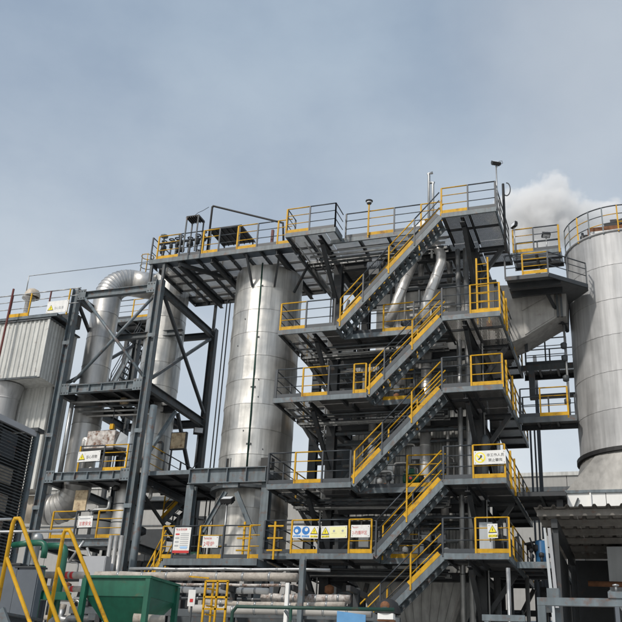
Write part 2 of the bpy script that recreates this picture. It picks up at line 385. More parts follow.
for k, z in enumerate(LV):
    P_ = thing('access_platform', labels[k], 'platform', (XL, YC, z-.2), 'platforms of the boiler stair tower'); PLAT.append(P_)
    xl = XL if k else xf(262, z)
    xs = FS[k] if k < 4 else xf(335.5, z)
    back = [33.2, 33.6, 34.2, 34.2, 33.6][k]
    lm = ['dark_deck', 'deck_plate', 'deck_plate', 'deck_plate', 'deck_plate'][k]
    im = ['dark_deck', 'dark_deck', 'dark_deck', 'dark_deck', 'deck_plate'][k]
    xj = -10.35
    deck(P_, xl, xj, D, YC, z, lm, .8, 1.05, 'fl')
    deck(P_, xj, xs, D, YI, z, im, 1.1, 1.0, 'fr')
    deck(P_, xj, XM, YI+.004, YC, z, im, 1.1, .8, 'f' if k == 4 else '')
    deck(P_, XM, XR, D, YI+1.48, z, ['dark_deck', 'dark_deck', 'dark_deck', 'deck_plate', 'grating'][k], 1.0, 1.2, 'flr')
    deck(P_, xl, -10.72, YC+.004, back, z, lm, 1.2, 1.1, 'lb')
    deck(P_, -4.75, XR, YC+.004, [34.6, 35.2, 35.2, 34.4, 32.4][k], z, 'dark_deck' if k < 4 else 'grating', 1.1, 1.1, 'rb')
    if k == 4: deck(P_, -10.72, -4.75, YC+.008, 34.6, z, 'grating', 1.2, 1.0, 'b')
    # inner walkway edge behind the flights
    if k < 4: MB().channel((xs, YI, z-.09), (XM, YI, z-.09), .07, .18, .014, flip=-1).build('edge_beam', 'grey_paint', P_)
    # rails
    e = .03
    def fr(pxs, cols, y=D+e):
        xs_ = [xf(p, z, y) for p in pxs]
        for a, b, c in zip(xs_, xs_[1:], cols): rail_bay(P_, (a, y, z), (b, y, z), c)
        MB().bar((xs_[-1], y, z-.1), (xs_[-1], y, z+1.1), .055, .055).build('post', 'yellow_paint' if cols[-1] == 'y' else 'dark_rail', P_)
    if k == 0:
        fr([263, 290.5, 318, 348.5, 371], 'dydy'); fr([443, 476, 510], 'dy')
    if k == 1:
        fr([267, 294, 321.5, 350], 'dyd'); fr([443.5, 473.5, 505.5], 'dy')
    if k == 2:
        fr([275.5, 302, 328, 353.5, 365.5], 'dydy'); fr([442, 471.5, 503], 'dy')
    if k == 3:
        fr([280, 305.5, 334], 'yd'); fr([442, 470.5, 500], 'dy')
    if k == 4:
        fr([286, 309, 335], 'yd'); fr([441.5, 468, 496], 'yd')
        rail(P_, [(xs-e, D+.03, z), (xs-e, YI+.03, z)], 'd', endpost=False)
        fr([345.5, 368, 394, 421, 441], 'dydy', YI+.03)
    else:
        xa = xs+.35; nb = max(2, round((XM-.1-xa)/1.25))
        for j in range(nb):
            rail_bay(P_, (xa+(XM-.1-xa)*j/nb, YI+.04, z), (xa+(XM-.1-xa)*(j+1)/nb, YI+.04, z), 'yd'[(j+k) % 2])
    # left side and right side runs back
    yl = 28.9 if k == 4 else back-.05
    rail(P_, [(xl+e, D+.06, z), (xl+e, yl, z)], 'dd' if k == 4 else 'ddyd', bay=1.4)
    yb = [34.5, 35.1, 35.1, 34.3, 31.6][k]
    rail(P_, [(XR-e, D+.06, z), (XR-e, yb, z)], 'd' if k == 4 else 'dydy', bay=1.2)
# yellow posts doubled at the right-hand corners of the third and fourth levels
for k, yy in ((1, 28.9), (1, 29.9), (2, 28.7), (2, 30.3), (3, 28.8), (3, 29.4)):
    MB().box(XR+.005, XR+.065, yy, yy+.07, LV[k]-.15, LV[k]+1.12).build('corner_post', 'yellow_paint', PLAT[k])

# ------------------------------------------------------------------ stair flights
fl = ['steel stair flight climbing from the ground to the lowest boiler platform',
      'short steel stair flight rising from the platform with the blue safety signs',
      'steel stair flight between the second and third boiler platforms',
      'steel stair flight between the third and fourth boiler platforms',
      'longest steel stair flight, reaching the topmost boiler platform']
stair(fl[0], -12.25, 0, XM-.02, LV[0], D+.02, YI-.06, 'dydydy', [.02, .2, .36, .52, .69, .84, .99], 'stair flights of the boiler')
stair(fl[1], FS[0]+.03, LV[0], XM-.02, LV[1], D+.02, YI-.06, 'dy', [0.02, .47, .985], 'stair flights of the boiler')
stair(fl[2], FS[1]+.03, LV[1], XM-.02, LV[2], D+.02, YI-.06, 'ydy', [.02, .33, .66, .985], 'stair flights of the boiler')
stair(fl[3], FS[2]+.03, LV[2], XM-.02, LV[3], D+.02, YI-.06, 'ydy', [.02, .22, .60, .985], 'stair flights of the boiler')
stair(fl[4], FS[3]+.03, LV[3], XM-.02, LV[4], D+.02, YI-.06, 'ydyd', [.02, .24, .49, .74, .985], 'stair flights of the boiler')

# ------------------------------------------------------------------ boiler steel frame
F = thing('boiler_steelwork', 'dark steel column and beam frame carrying the boiler platforms', 'steel frame', (-7.6, 32.5, 0))
XC1, XC2 = -10.54, -4.98
for x in (XC1, XC2):
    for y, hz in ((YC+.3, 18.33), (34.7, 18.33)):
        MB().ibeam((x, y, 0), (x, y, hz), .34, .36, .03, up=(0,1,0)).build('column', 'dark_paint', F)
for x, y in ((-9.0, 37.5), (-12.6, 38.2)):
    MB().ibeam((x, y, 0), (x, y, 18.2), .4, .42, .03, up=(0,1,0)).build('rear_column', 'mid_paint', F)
for k, z in enumerate(LV):
    zb = z-.36
    MB().ibeam((XC1+.2, YC+.3, zb), (XC2-.2, YC+.3, zb), .2, .3, .02).build('beam', 'dark_paint', F)
    MB().ibeam((XC1+.2, 34.7, zb), (XC2-.2, 34.7, zb), .2, .3, .02).build('beam', 'dark_paint', F)
    for x in (XC1, XC2):
        MB().ibeam((x, YC+.5, zb), (x, 34.5, zb), .2, .3, .02).build('beam', 'dark_paint', F)
        MB().ibeam((x, D+.15, z-.28), (x, YC+.12, z-.28), .16, .2, .018).build('cantilever', 'dark_paint', F)
    # knee braces under the cantilevered decks
    MB().bar((XC1, YC+.12, z-2.0), (XC1, D+.5, z-.38), .14, .14).build('knee_brace', 'dark_paint', F)
    MB().bar((XC1-.16, YC+.3, z-1.75), (XL+.25, YC+.3, z-.3), .13, .13).build('knee_brace', 'dark_paint', F)
    MB().bar((XC2, YC+.12, z-1.9), (XC2, D+.5, z-.38), .14, .14).build('knee_brace', 'dark_paint', F)
    MB().bar((XC2+.16, YC+.3, z-1.55), (XR-.2, YC+.3, z-.3), .15, .15).build('knee_brace', 'dark_paint', F)
    MB().ibeam((XL+.2, YC+.3, z-.25), (XC1-.2, YC+.3, z-.25), .14, .16, .016).build('cantilever', 'dark_paint', F)
    MB().ibeam((XC2+.2, YC+.3, z-.25), (XR-.1, YC+.3, z-.25), .14, .16, .016).build('cantilever', 'dark_paint', F)
for k in range(4):
    za, zb = LV[k]+.1, LV[k+1]-.5
    MB().bar((XC1, YC+.6, za), (XC1, 34.5, zb), .12, .12).build('brace', 'dark_paint', F)
    MB().bar((XC2+.1, YC+.6, zb), (XC2+.1, 34.5, za), .12, .12).build('brace', 'dark_paint', F)

# ------------------------------------------------------------------ boiler casing behind the flights
B = thing('boiler_casing', 'grey sheet clad boiler casing behind the stair flights', 'boiler', (-7.4, 33, 0))
cx0, cx1, cy0, cy1 = -9.85, -5.25, 31.25, 34.3
for za, zb in ((6.9, 8.2), (8.75, 11.2), (11.6, 14.0)):
    clad_wall(B, (cx0, cy0), (cx1, cy0), za, zb, 'casing_sheet', 1.0, pitch=.22, depth=.05)
    clad_wall(B, (cx0, cy1), (cx0, cy0), za, zb, 'casing_sheet', 1.0, pitch=.22, depth=.05)
    clad_wall(B, (cx1, cy0), (cx1, cy1), za, zb, 'casing_sheet', 1.0, pitch=.22, depth=.05)
MB().box(cx0+.05, cx1-.05, cy0+.06, cy1-.02, 6.6, 14.2).build('inner_shell', 'plain_casing', B)
for z in (8.4, 11.35):
    MB().box(cx0-.08, cx1+.08, cy0-.12, cy0+.04, z, z+.28).build('buckstay', 'dark_paint', B)
# upper plain chamber
xa, xb = -9.0, -4.3
for i in range(5):
    a = xa+(xb-xa)*i/5; b = xa+(xb-xa)*(i+1)/5
    MB().box(a+.008, b-.008, 31.0, 31.03, 14.3, 16.95).build('casing_plate', 'plain_casing', B)
MB().box(xa+.02, xb-.02, 31.035, 34.3, 14.28, 16.9).build('upper_shell', 'plain_casing', B)
MB().box(xa-.1, xb+.1, 30.9, 34.4, 16.97, 17.07).build('flange', 'mid_paint', B)
MB().poly([(xb+.005, 31.05, 14.4), (xb+.005, 34.2, 14.4), (xb+.005, 34.2, 16.8), (xb+.005, 31.05, 16.8)], .02).build('casing_plate', 'plain_casing', B)
# hopper bottom
def frustum(x0, x1, y0, y1, zt, u0, u1, v0, v1, zb):
    return MB().add([(x0,y0,zt),(x1,y0,zt),(x1,y1,zt),(x0,y1,zt),(u0,v0,zb),(u1,v0,zb),(u1,v1,zb),(u0,v1,zb)], [(0,1,2,3),(7,6,5,4),(1,0,4,5),(2,1,5,6),(3,2,6,7),(0,3,7,4)])
hp = frustum(cx0, -5.35, 30.85, cy1, 6.55, -8.3, -6.6, 31.7, 33.3, 3.4).build('hopper', 'casing_sheet', B)
for i in range(11):                                   # stiffening ribs on the sloping front of the hopper
    f_ = i/10; p = Vector((cx0, 30.83, 6.5)).lerp(Vector((-5.35, 30.83, 6.5)), f_); q = Vector((-8.3, 31.68, 3.45)).lerp(Vector((-6.6, 31.68, 3.45)), f_)
    MB().bar(p, q, .05, .04).build('rib', 'casing_sheet', hp)
MB().bar((-5.33, 30.84, 6.5), (-6.58, 31.69, 3.42), .16, .08).build('corner_strip', 'plain_casing', hp)
MB().tube([(-7.45, 32.5, 3.4), (-7.45, 32.5, .2)], .35, 14).build('discharge_pipe', 'mid_paint', B, True)
# vertical galvanised risers in front of the right column
for x in (-5.55, -5.24):
    r_ = tag(ring_pipe((x, 30.25, 1.0), (x, 30.25, 18.2), .095 if x < -5.4 else .11, 'galvanised', None, 'riser_pipe', 10, 6), 'thick grey riser pipe, left of the pair beside the right boiler column' if x < -5.4 else 'thick grey riser pipe, right of the pair beside the right boiler column', 'pipe', 'riser pipes')
# insulated silver pipes
def silver(pts, r_, label, joints=.5):
    pts = [Vector(p) for p in pts]
    o = MB().tube(pts, r_, 14).build('insulated_pipe', 'pipe_cladding', None, True); tag(o, label, 'pipe', 'silver insulated pipes')
    for a, b in zip(pts, pts[1:]):
        n = int((b-a).length/joints); d = (b-a).normalized()
        for i in range(1, n):
            c = a.lerp(b, i/n); MB().tube([c-d*.015, c+d*.015], r_*1.05, 14).build('band', 'pipe_cladding', o, True)
    return o
Y0 = 29.9
silver([AY(413, 262, Y0), AY(396, 304, Y0), AY(388, 326, Y0)], .2, 'slanting silver insulated pipe below the longest stair flight, without a bend')
silver([AY(433, 240, Y0), AY(441, 254, Y0), AY(441, 263, Y0), AY(425.5, 305, Y0), AY(423, 330, Y0)], .2, 'silver insulated pipe with an elbow near the top platform')
silver([AY(427, 338, 30.5), AY(426, 400, 30.5), AY(425, 425, 30.5)], .2, 'upright silver insulated pipe ending at a dark collar behind the stairs')
silver([AY(425.5, 430, 30.55), AY(425, 512, 30.55)], .2, 'upright silver insulated pipe standing under a dark collar behind the stairs')
silver([AY(403, 352, 30.6), AY(401, 385, 30.6)], .17, 'short silver insulated pipe behind the handrail of the third platform')
silver([AY(373, 425, 30.7), AY(371, 470, 30.7)], .16, 'short silver insulated pipe beside the corrugated casing, left of the stairs')
silver([AY(445, 480, 30.6), AY(445, 520, 30.6)], .14, 'short silver insulated pipe beside the grey risers')
# gooseneck vents on the casing roof
for i, (px, s) in enumerate(((421, 1), (450, -1), (437, 1))):
    p = AY(px, 283, 31.9); hz = .75
    pts = [p, p+Vector((0,0,hz))]+[p+Vector((s*.26*(1-math.cos(a)), 0, hz+.26*math.sin(a))) for a in (R(35), R(70), R(105), R(140), R(172))]
    tag(MB().tube(pts, .13, 10).build('gooseneck_vent', 'duct_cladding', None, True), ['grey gooseneck vent nearest the bent silver pipe', 'grey gooseneck vent beside the riser pipes', 'grey gooseneck vent in the middle of its row'][i], 'vent', 'gooseneck vents on the casing roof')
# two tall thin vent pipes above the top platform
for (px, py0, py1, hook, lb) in ((427, 173, 226, -1, 'tall thin vent pipe with a hooked tip above the top platform'), (431, 182, 228, 1, 'shorter thin vent pipe beside the tall hooked one on the top platform')):
    Yv = 30.1; a = AY(px+2, py1, Yv); a.z = LV[4]; b = AY(px, py0+3, Yv); b.x = a.x; b.y = a.y
    tag(MB().tube([a, b, b+Vector((hook*.04, 0, .09)), b+Vector((hook*-.16, 0, .12))], .06, 8).build('vent_pipe', 'galvanised', None, True), lb, 'pipe')
# lagged valve bundle at the head of the stairs
vb = thing('lagged_valve', 'white lagged valve bundle with orange handwheels at the stair head', 'valve', AY(428, 236, 29.9))
o = ORG[vb]
for dx, dz, r_ in ((-.45, .35, .2), (-.15, .45, .24), (.2, .3, .2), (0, .05, .22)):
    MB().lathe((o.x+dx, o.y, o.z+dz), [(.01,-r_),(r_*.7,-r_*.75),(r_,-.1),(r_,.12),(r_*.72,r_*.72),(.01,r_)], 10).build('lagging', 'white_paint', vb, True)
MB().tube([(o.x-.8, o.y, o.z+.1), (o.x+.6, o.y, o.z+.2)], .07, 8).build('pipe', 'galvanised', vb, True)
for dx in (-.3, .15): MB().tube([(o.x+dx, o.y, o.z-1.0), (o.x+dx, o.y, o.z)], .05, 8).build('stand', 'galvanised', vb, True)
for dx in (.45, .05): MB().lathe((o.x+dx, o.y-.2, o.z+.55), [(.10,0),(.14,.02),(.14,.05),(.10,.07)], 12).build('handwheel', 'yellow_paint', vb, True)
# ------------------------------------------------------------------ silver tower under the valve platform
TC = (-13.76, 31.0); TR = 1.41
T = thing('clad_tower', 'tall silver sheet clad tower with a green drain pipe down its front', 'tower', (TC[0], TC[1], 6.2))
clad_cylinder(T, (TC[0], TC[1], 0), TR, 6.2, 18.2, 12, 5, 'cladding', .018, off=.13)
MB().lathe((TC[0], TC[1], 18.2), [(TR,0),(TR*.8,.12),(TR*.4,.2),(.01,.22)], 40).build('roof', 'cladding', T, True)
MB().lathe((TC[0], TC[1], 8.95), [(TR+.01,-.06),(TR+.22,-.06),(TR+.22,.06),(TR+.01,.06)], 40).build('support_ring', 'mid_paint', T)
for g in (R(-58), R(-95), R(-20)):
    MB().bar((TC[0]+(TR+.02)*math.cos(g), TC[1]+(TR+.02)*math.sin(g), 17.2), (TC[0]+(TR+.75)*math.cos(g), TC[1]+(TR+.75)*math.sin(g), 18.35), .08, .08).build('platform_bracket', 'dark_paint', T)
gp = MB().tube([AY(262.7, 263, 29.62), AY(246.5, 471, 29.62)], .038, 8).build('drain_pipe', 'dark_green', T, True)
for f_ in (.12, .38, .62, .88):
    p = AY(262.7, 263, 29.62).lerp(AY(246.5, 471, 29.62), f_); MB().box(p.x-.1, p.x+.1, p.y-.02, p.y+.12, p.z-.03, p.z+.03).build('clip', 'dark_paint', gp)
p = AY(233, 465.5, 29.72)
vt = MB().box(p.x-.28, p.x+.28, p.y-.04, p.y+.25, p.z-.3, p.z+.27).build('vent_box', 'sign_black', T)
for i in range(4): MB().box(p.x-.27+i*.175, p.x-.24+i*.175, p.y-.08, p.y-.045, p.z-.3, p.z+.27).build('vent_fin', 'mid_paint', vt)
p = AY(267, 464, 29.65)
MB().box(p.x-.22, p.x+.22, p.y-.1, p.y+.2, p.z-.18, p.z+.22).build('junction_box', 'sign_black', T)
p = AY(223, 547, 29.75)
mh = MB().add(*(lambda n: ([(p.x+.42*math.cos(2*math.pi*i/n), p.y-.05, p.z+.42*math.sin(2*math.pi*i/n)) for i in range(n)]+[(p.x+.42*math.cos(2*math.pi*i/n), p.y+.3, p.z+.42*math.sin(2*math.pi*i/n)) for i in range(n)], [tuple(range(n-1,-1,-1))[::-1]]+[(i, n+i, n+(i+1) % n, (i+1) % n) for i in range(n)]))(22)).build('manhole', 'mid_paint', T)
MB().bar((p.x-.5, p.y-.09, p.z+.05), (p.x+.5, p.y-.09, p.z+.05), .05, .09).build('door_bar', 'grey_paint', mh)
for i in range(7):                                     # dark clips left on the cladding
    g = R(random.uniform(-140, -20)); z = random.uniform(8, 17.8)
    MB().lathe((TC[0]+(TR+.006)*math.cos(g), TC[1]+(TR+.006)*math.sin(g), z), [(.001,.05),(.02,.03),(.024,0),(.001,-.03)], 6).build('patch', 'mid_paint', T)

# girder and legs in front of the tower
G = thing('tower_girder', 'stiffened grey plate girder on columns in front of the silver tower', 'girder', (-13.8, 28.9, 0))
ga, gb = AY(190, 478, 28.75), AY(267, 474, 28.75); zt, zb = 9.42, 8.86
gw = MB().box(ga.x, gb.x, 28.74, 28.77, zb+.03, zt-.03).build('web', 'grey_paint', G)
for z in (zb, zt-.03): MB().box(ga.x-.02, gb.x+.02, 28.62, 28.9, z, z+.03).build('flange', 'grey_paint', G)
n = 5
for i in range(n):
    x = ga.x+.02+(gb.x-ga.x-.04)*i/(n-1); MB().box(x-.012, x+.012, 28.63, 28.738, zb+.032, zt-.032).build('stiffener', 'grey_paint', G)
for x in (ga.x+.02, gb.x-.05):
    MB().ibeam((x, 28.95, 0), (x, 28.95, zb-.005), .3, .3, .025, up=(0,1,0)).build('column', 'grey_paint', G)
a = AY(231, 491, 28.8); MB().box(a.x-.3, a.x+.3, 28.7, 28.86, zb-.16, zb-.006).build('gusset', 'grey_paint', G)
for e0, e1 in (((226, 492), (203, 532)), ((236, 492), (253, 534))):
    MB().channel(AY(*e0, 28.8), AY(*e1, 28.8), .08, .17, .016, flip=-1).build('leg', 'grey_paint', G)
for x in (ga.x, gb.x): MB().bar((x, 29.1, zt-.2), (x, 33.4, zt-.2), .2, .3).build('side_beam', 'mid_paint', G)

# ------------------------------------------------------------------ valve platform round the tower head
VP = thing('valve_platform', 'wide platform around the tower head carrying valves and black covers', 'platform', (-15.2, 31, 18.2))
PX0, PX1, PY0, PY1, PZ = -18.43, XL-.02, 28.75, 33.2, LV[4]
deck(VP, PX0, PX1, PY0, 29.55, PZ, 'blue_plate', .72, .8, 'flr', eh=.2)
deck(VP, PX0, PX1, 29.554, PY1, PZ, 'deck_plate', .72, .75, 'lbr', eh=.2)
for x in (-17.0, -15.5, -12.6): MB().ibeam((x, PY0+.08, PZ-.32), (x, PY1-.05, PZ-.32), .16, .24, .018).build('main_beam', 'dark_paint', VP)
MB().bar((-17.0, PY0+.1, PZ-.33), (-15.4, 30.6, PZ-.36), .12, .16).build('diagonal_beam', 'dark_paint', VP)
xs_ = [xf(p, PZ, PY0+.03) for p in (156.5, 178.5, 201.7, 218, 236.5, 256.5, 277, 291)]
for a, b, c in zip(xs_, xs_[1:], 'ydydydy'): rail_bay(VP, (a, PY0+.03, PZ), (b, PY0+.03, PZ), c)
rail(VP, [(PX0+.03, PY0+.05, PZ), (PX0+.03, PY1-.05, PZ)], 'dd', bay=1.5)
rail(VP, [(PX0+.1, PY1-.03, PZ), (PX1, PY1-.03, PZ)], 'ddyd', bay=1.6)
for x, y in ((PX0+.12, PY0+.1), (-17.72, PY0+.12), (-17.2, PY1-.3), (-15.6, PY1-.3)):
    MB().bar((x, y, 17.3 if y < 30 else 16.9), (x, y, PZ-.2), .11, .11).build('prop', 'mid_paint', VP)
# black tilted covers (sun roofs) on that platform
def cover(label, c, w_, d_, tilt, hz, group=None, posts=True):
    t = thing('weather_cover', label, 'cover', (c[0], c[1], PZ), group)
    dz = d_*math.sin(tilt)/2; dy = d_*math.cos(tilt)/2; z = PZ+hz
    pts = [(c[0]-w_/2, c[1]-dy, z-dz), (c[0]+w_/2, c[1]-dy, z-dz), (c[0]+w_/2, c[1]+dy, z+dz), (c[0]-w_/2, c[1]+dy, z+dz)]
    MB().poly(pts, .04).build('roof_sheet', 'rubber', t)
    for i in range(7):
        f_ = i/6; MB().bar(Vector(pts[0]).lerp(Vector(pts[1]), f_)-Vector((0,0,.03)), Vector(pts[3]).lerp(Vector(pts[2]), f_)-Vector((0,0,.03)), .03, .03).build('roof_rib', 'dark_paint', t)
    for sx in (-.45, .45):
        for sy, zz in ((-.9, z-dz*.9), (.9, z+dz*.9)):
            MB().bar((c[0]+sx*w_, c[1]+sy*dy, PZ), (c[0]+sx*w_, c[1]+sy*dy, zz), .05, .05).build('post', 'mid_paint', t)
    return t
def flat_cover(label, near, far, zc):
    a = AZ(*near, zc); b = AZ(*far, zc); c = AZ(near[0]+(260-224 if near[0] > 205 else 14.3), near[1], zc)
    cover(label, ((a.x+c.x)/2, (a.y+b.y)/2), c.x-a.x, b.y-a.y, 0., zc-PZ)
flat_cover('small flat black weather cover on thin legs above the valves', (186.3, 217), (190.8, 223.6), 20.25)
flat_cover('large flat black weather cover behind the valve platform rail', (209, 229.5), (224, 246), 19.85)
# valve train along the rail
va = thing('valve_train', 'dark valves and fittings in a row along the valve platform rail', 'valves', AY(180, 250, 29.15))
za = PZ+.95
xa_, xb_ = xf(160, PZ+1, 29.15), xf(208, PZ+1, 29.15)
MB().tube([(xa_, 29.15, za), (xb_, 29.15, za)], .055, 8).build('header_pipe', 'dark_paint', va, True)
for i in range(7):
    x = xa_+(xb_-xa_)*(i+.4+random.uniform(-.35, .35))/7; r_ = random.uniform(.07, .14); za = PZ+.95+random.uniform(-.22, .12)
    v = MB().lathe((x, 29.15, za-.1), [(.02,-.12),(r_,-.08),(r_,.08),(r_*.6,.12),(.04,.2),(.04,.3)], 10).build('valve', 'dark_paint', va, True)
    MB().lathe((x, 29.15, za+.2), [(.09,0),(.13,.015),(.13,.035),(.09,.05)], 12).build('handwheel', 'rubber' if i % 3 else 'grey_paint', v, True)
    MB().tube([(x, 29.15, PZ), (x, 29.15, za-.1)], .035 if i % 2 else .06, 7).build('drop_pipe', 'mid_paint' if i % 2 else 'dark_paint', va, True)
for i in range(5):
    x = xa_+(xb_-xa_)*random.random(); z = PZ+random.uniform(.15, .8)
    MB().lathe((x, 29.2, z), [(.01,-.12),(.1,-.1),(.12,0),(.1,.1),(.01,.12)], 8).build('valve', 'dark_paint' if i % 2 else 'rubber', va, True)
# vent mushroom at the corner
p = AY(164, 240, 29.3)
tag(MB().lathe((p.x, 29.3, PZ), [(.035,0),(.035,1.35),(.16,1.37),(.17,1.44),(.06,1.5),(.01,1.5)], 12).build('breather_cap', 'grey_paint', None, True), 'small grey breather cap on a stem at the valve platform corner', 'vent')
# long bent pipe above the platform and thin hose loop
p0 = AY(208.5, 240, 29.6); p0.z = PZ+.1; p1 = AY(210.5, 206.5, 29.6); p1.x = p0.x
p2 = AY(283, 223, 30.4)
tag(MB().tube([p0, p1-Vector((0,0,.05)), p1+Vector((.05,0,0)), p2, p2+Vector((.1, .05, -1.2))], .05, 8).build('overhead_pipe', 'rubber', None, True), 'thin black overhead pipe rising and sloping across the valve platform', 'pipe')
q0 = AY(193, 222, 29.6); q1 = AY(209, 207, 29.6)
tag(MB().tube([q0, q0+Vector((.02,0,.3)), q0.lerp(q1, .3)+Vector((0,0,.25)), q0.lerp(q1, .6)+Vector((0,0,.12)), q1], .012, 5).build('cable_loop', 'dark_rail', None, True), 'thin cable looping from the small flat cover to the overhead pipe', 'cable')
# red extinguisher post
p = AY(272, 235, 29.3)
tag(MB().box(p.x-.05, p.x+.05, 29.3, 29.4, PZ, PZ+1.05).build('red_post', 'red_oxide'), 'dark red post on the valve platform beside the yellow rail', 'post')

# ------------------------------------------------------------------ left pipe frame
W = thing('pipe_gantry', 'tall blue grey steel frame around the gooseneck duct', 'steel frame', (-19.7, 31.3, 0))
FA, FB, FY, FR = -21.78, -17.72, 28.75, 34.0
for x, y, zt in ((FA, FY, 17.55), (FB, FY, 17.55), (FA, FR, 17.5), (FB, FR, 17.5)):
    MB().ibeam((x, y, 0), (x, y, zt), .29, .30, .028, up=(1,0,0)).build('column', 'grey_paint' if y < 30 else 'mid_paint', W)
for z, h in ((17.2, .3), (12.92, .34), (9.3, .34), (6.78, .28)):
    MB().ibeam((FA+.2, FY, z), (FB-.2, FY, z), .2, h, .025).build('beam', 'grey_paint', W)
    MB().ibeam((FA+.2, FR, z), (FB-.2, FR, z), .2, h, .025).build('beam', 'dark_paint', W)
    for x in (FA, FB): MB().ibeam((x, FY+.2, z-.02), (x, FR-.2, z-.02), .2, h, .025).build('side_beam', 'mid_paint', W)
    for i in range(1, 6):
        x = FA+.3+(FB-FA-.6)*i/6
        if z in (9.3, 12.92): MB().box(x-.012, x+.012, FY-.095, FY-.012, z-h/2+.03, z+h/2-.03).build('stiffener', 'grey_paint', W)
# bolted gusset plates at the joints of the front bay
bolt = None
for x, sgn in ((FA, 1), (FB, -1)):
    for z in (17.2, 12.92, 9.3, 6.78):
        gx = x+sgn*.34; gpl = MB().box(gx-.2, gx+.2, FY-.128, FY-.11, z-.24, z+.24).build('gusset_plate', 'grey_paint', W)
        for bx2 in (-.13, 0, .13):
            for bz in (-.16, .16):
                if bolt is None: bolt = MB().box(gx+bx2-.022, gx+bx2+.022, FY-.15, FY-.129, z+bz-.022, z+bz+.022).build('bolt', 'mid_paint', gpl); b0 = Vector((gx+bx2, 0, z+bz))
                else:
                    c_ = bolt.copy(); col.objects.link(c_); c_.parent = gpl; c_.location = Vector((gx+bx2, 0, z+bz))-b0
    for z in (8.1, 11.0, 15.0): MB().box(x-.17, x+.17, FY-.158, FY-.151, z-.08, z+.08).build('splice_plate', 'grey_paint', W)
for a, b in (((84, 297), (144, 377)), ((157, 293), (73, 382))):
    yy = FY-.06 if a[0] < 100 else FY+.06
    MB().tube([AY(*a, yy), AY(*b, yy)], .065, 8).build('cross_brace', 'grey_paint', W, True)
x_ = FB-.08
MB().bar((FB, FY+.3, 13.3), (FB, FR-.3, 16.9), .12, .12).build('cross_brace', 'mid_paint', W)
MB().bar((FB+.09, FY+.3, 16.9), (FB+.09, FR-.3, 13.3), .12, .12).build('cross_brace', 'dark_paint', W)
MB().bar((FB, 31.3, 12.6), (FB, FY+.3, 9.7), .13, .13).build('knee_brace', 'grey_paint', W)
MB().bar((FB, 31.5, 12.6), (FB, FR-.3, 9.7), .13, .13).build('knee_brace', 'dark_paint', W)
MB().bar((FB, FY+.3, 9.0), (FB, FR-.3, 7.0), .1, .1).build('knee_brace', 'dark_paint', W)
MB().bar((FA, FY+.3, 13.3), (FA, FR-.3, 16.9), .12, .12).build('cross_brace', 'dark_paint', W)
MB().bar((FA, FY+.3, 16.9), (FA, FR-.3, 13.3), .12, .12).build('cross_brace', 'dark_paint', W)
MB().ibeam((FA+.2, 31.4, 16.3), (FB-.2, 31.4, 16.3), .2, .26, .02).build('beam', 'mid_paint', W)
for x in (FA+1.35, FB-1.1): MB().ibeam((x, FY+.12, 12.85), (x, FR-.12, 12.85), .16, .26, .02).build('floor_beam', 'dark_paint', W)
MB().ibeam((FA+.2, 31.6, 12.85), (FB-.2, 31.6, 12.85), .2, .3, .02).build('floor_beam', 'dark_paint', W)
cp = AY(154.5, 406, 28.55); cq = AY(139.5, 575, 28.55)
cq.x = cp.x
tag(MB().tube([(cp.x, 28.5, 0), (cp.x, 28.5, cp.z)], .14, 12).build('steel_post', 'grey_paint', None, True), 'round blue grey post standing close beside the right frame column', 'post')
# floors inside the frame, with rails
for z, lab, brk, cs in ((9.49, 'frame floor where the wrapped crate hangs, with a yellow rail', (77, 101.5, 125, 133), 'dyd'), (6.94, 'lower frame floor with yellow rail bays below the wrapped crate', (49.5, 73, 95.5, 119.5), 'ydy')):
    t = thing('frame_floor', lab, 'platform', (-19.7, 30, z-.1))
    deck(t, FA+.25, FB-.25, FY+.16, 31.2, z, 'floor_plate', 1.2, 1.2, 'f', eh=.1, em='mid_paint')
    deck(t, FB-.9, FB-.25, 31.204, FR-.3, z, 'floor_plate', .65, 1.2, '', eh=.1)
    xs_ = [xf(p, z, FY+.02) for p in brk]
    for a, b, c in zip(xs_, xs_[1:], cs): rail_bay(t, (a, FY+.02, z), (b, FY+.02, z), c, h=1.02, pc={'d': 'y', 'y': 'd'}[c] if z > 8 else c)
t = thing('frame_floor', 'railed side walkway between the blue grey frame and the silver tower', 'platform', (-16.4, 30.5, 9.2), None)
deck(t, FB+.25, ga.x-.06, FY+.1, 33.2, 9.44, 'floor_plate', 1.0, 1.2, 'flb', eh=.16)
rail(t, [(FB+.3, 29.0, 9.46), (FB+.3, 33.1, 9.46), (ga.x-.1, 33.1, 9.46)], 'yddd', bay=1.3, toe=True)
# square notice lamp box on a post there
bx_ = thing('panel_box', 'weathered pale square panel on a thin post at the side walkway', 'panel', AY(178, 463, 31.5))
o = ORG[bx_]; pz = AY(179, 441, 31.5)
MB().box(pz.x-.36, pz.x+.36, 31.42, 31.55, pz.z-.38, pz.z+.36).build('box_frame', 'dark_paint', bx_)
MB().box(pz.x-.32, pz.x+.32, 31.4, 31.418, pz.z-.34, pz.z+.32).build('face', 'rusty_sheet', bx_)
MB().bar((pz.x-.3, 31.5, o.z-.6), (pz.x-.3, 31.5, pz.z-.38), .06, .06).build('post', 'dark_paint', bx_)

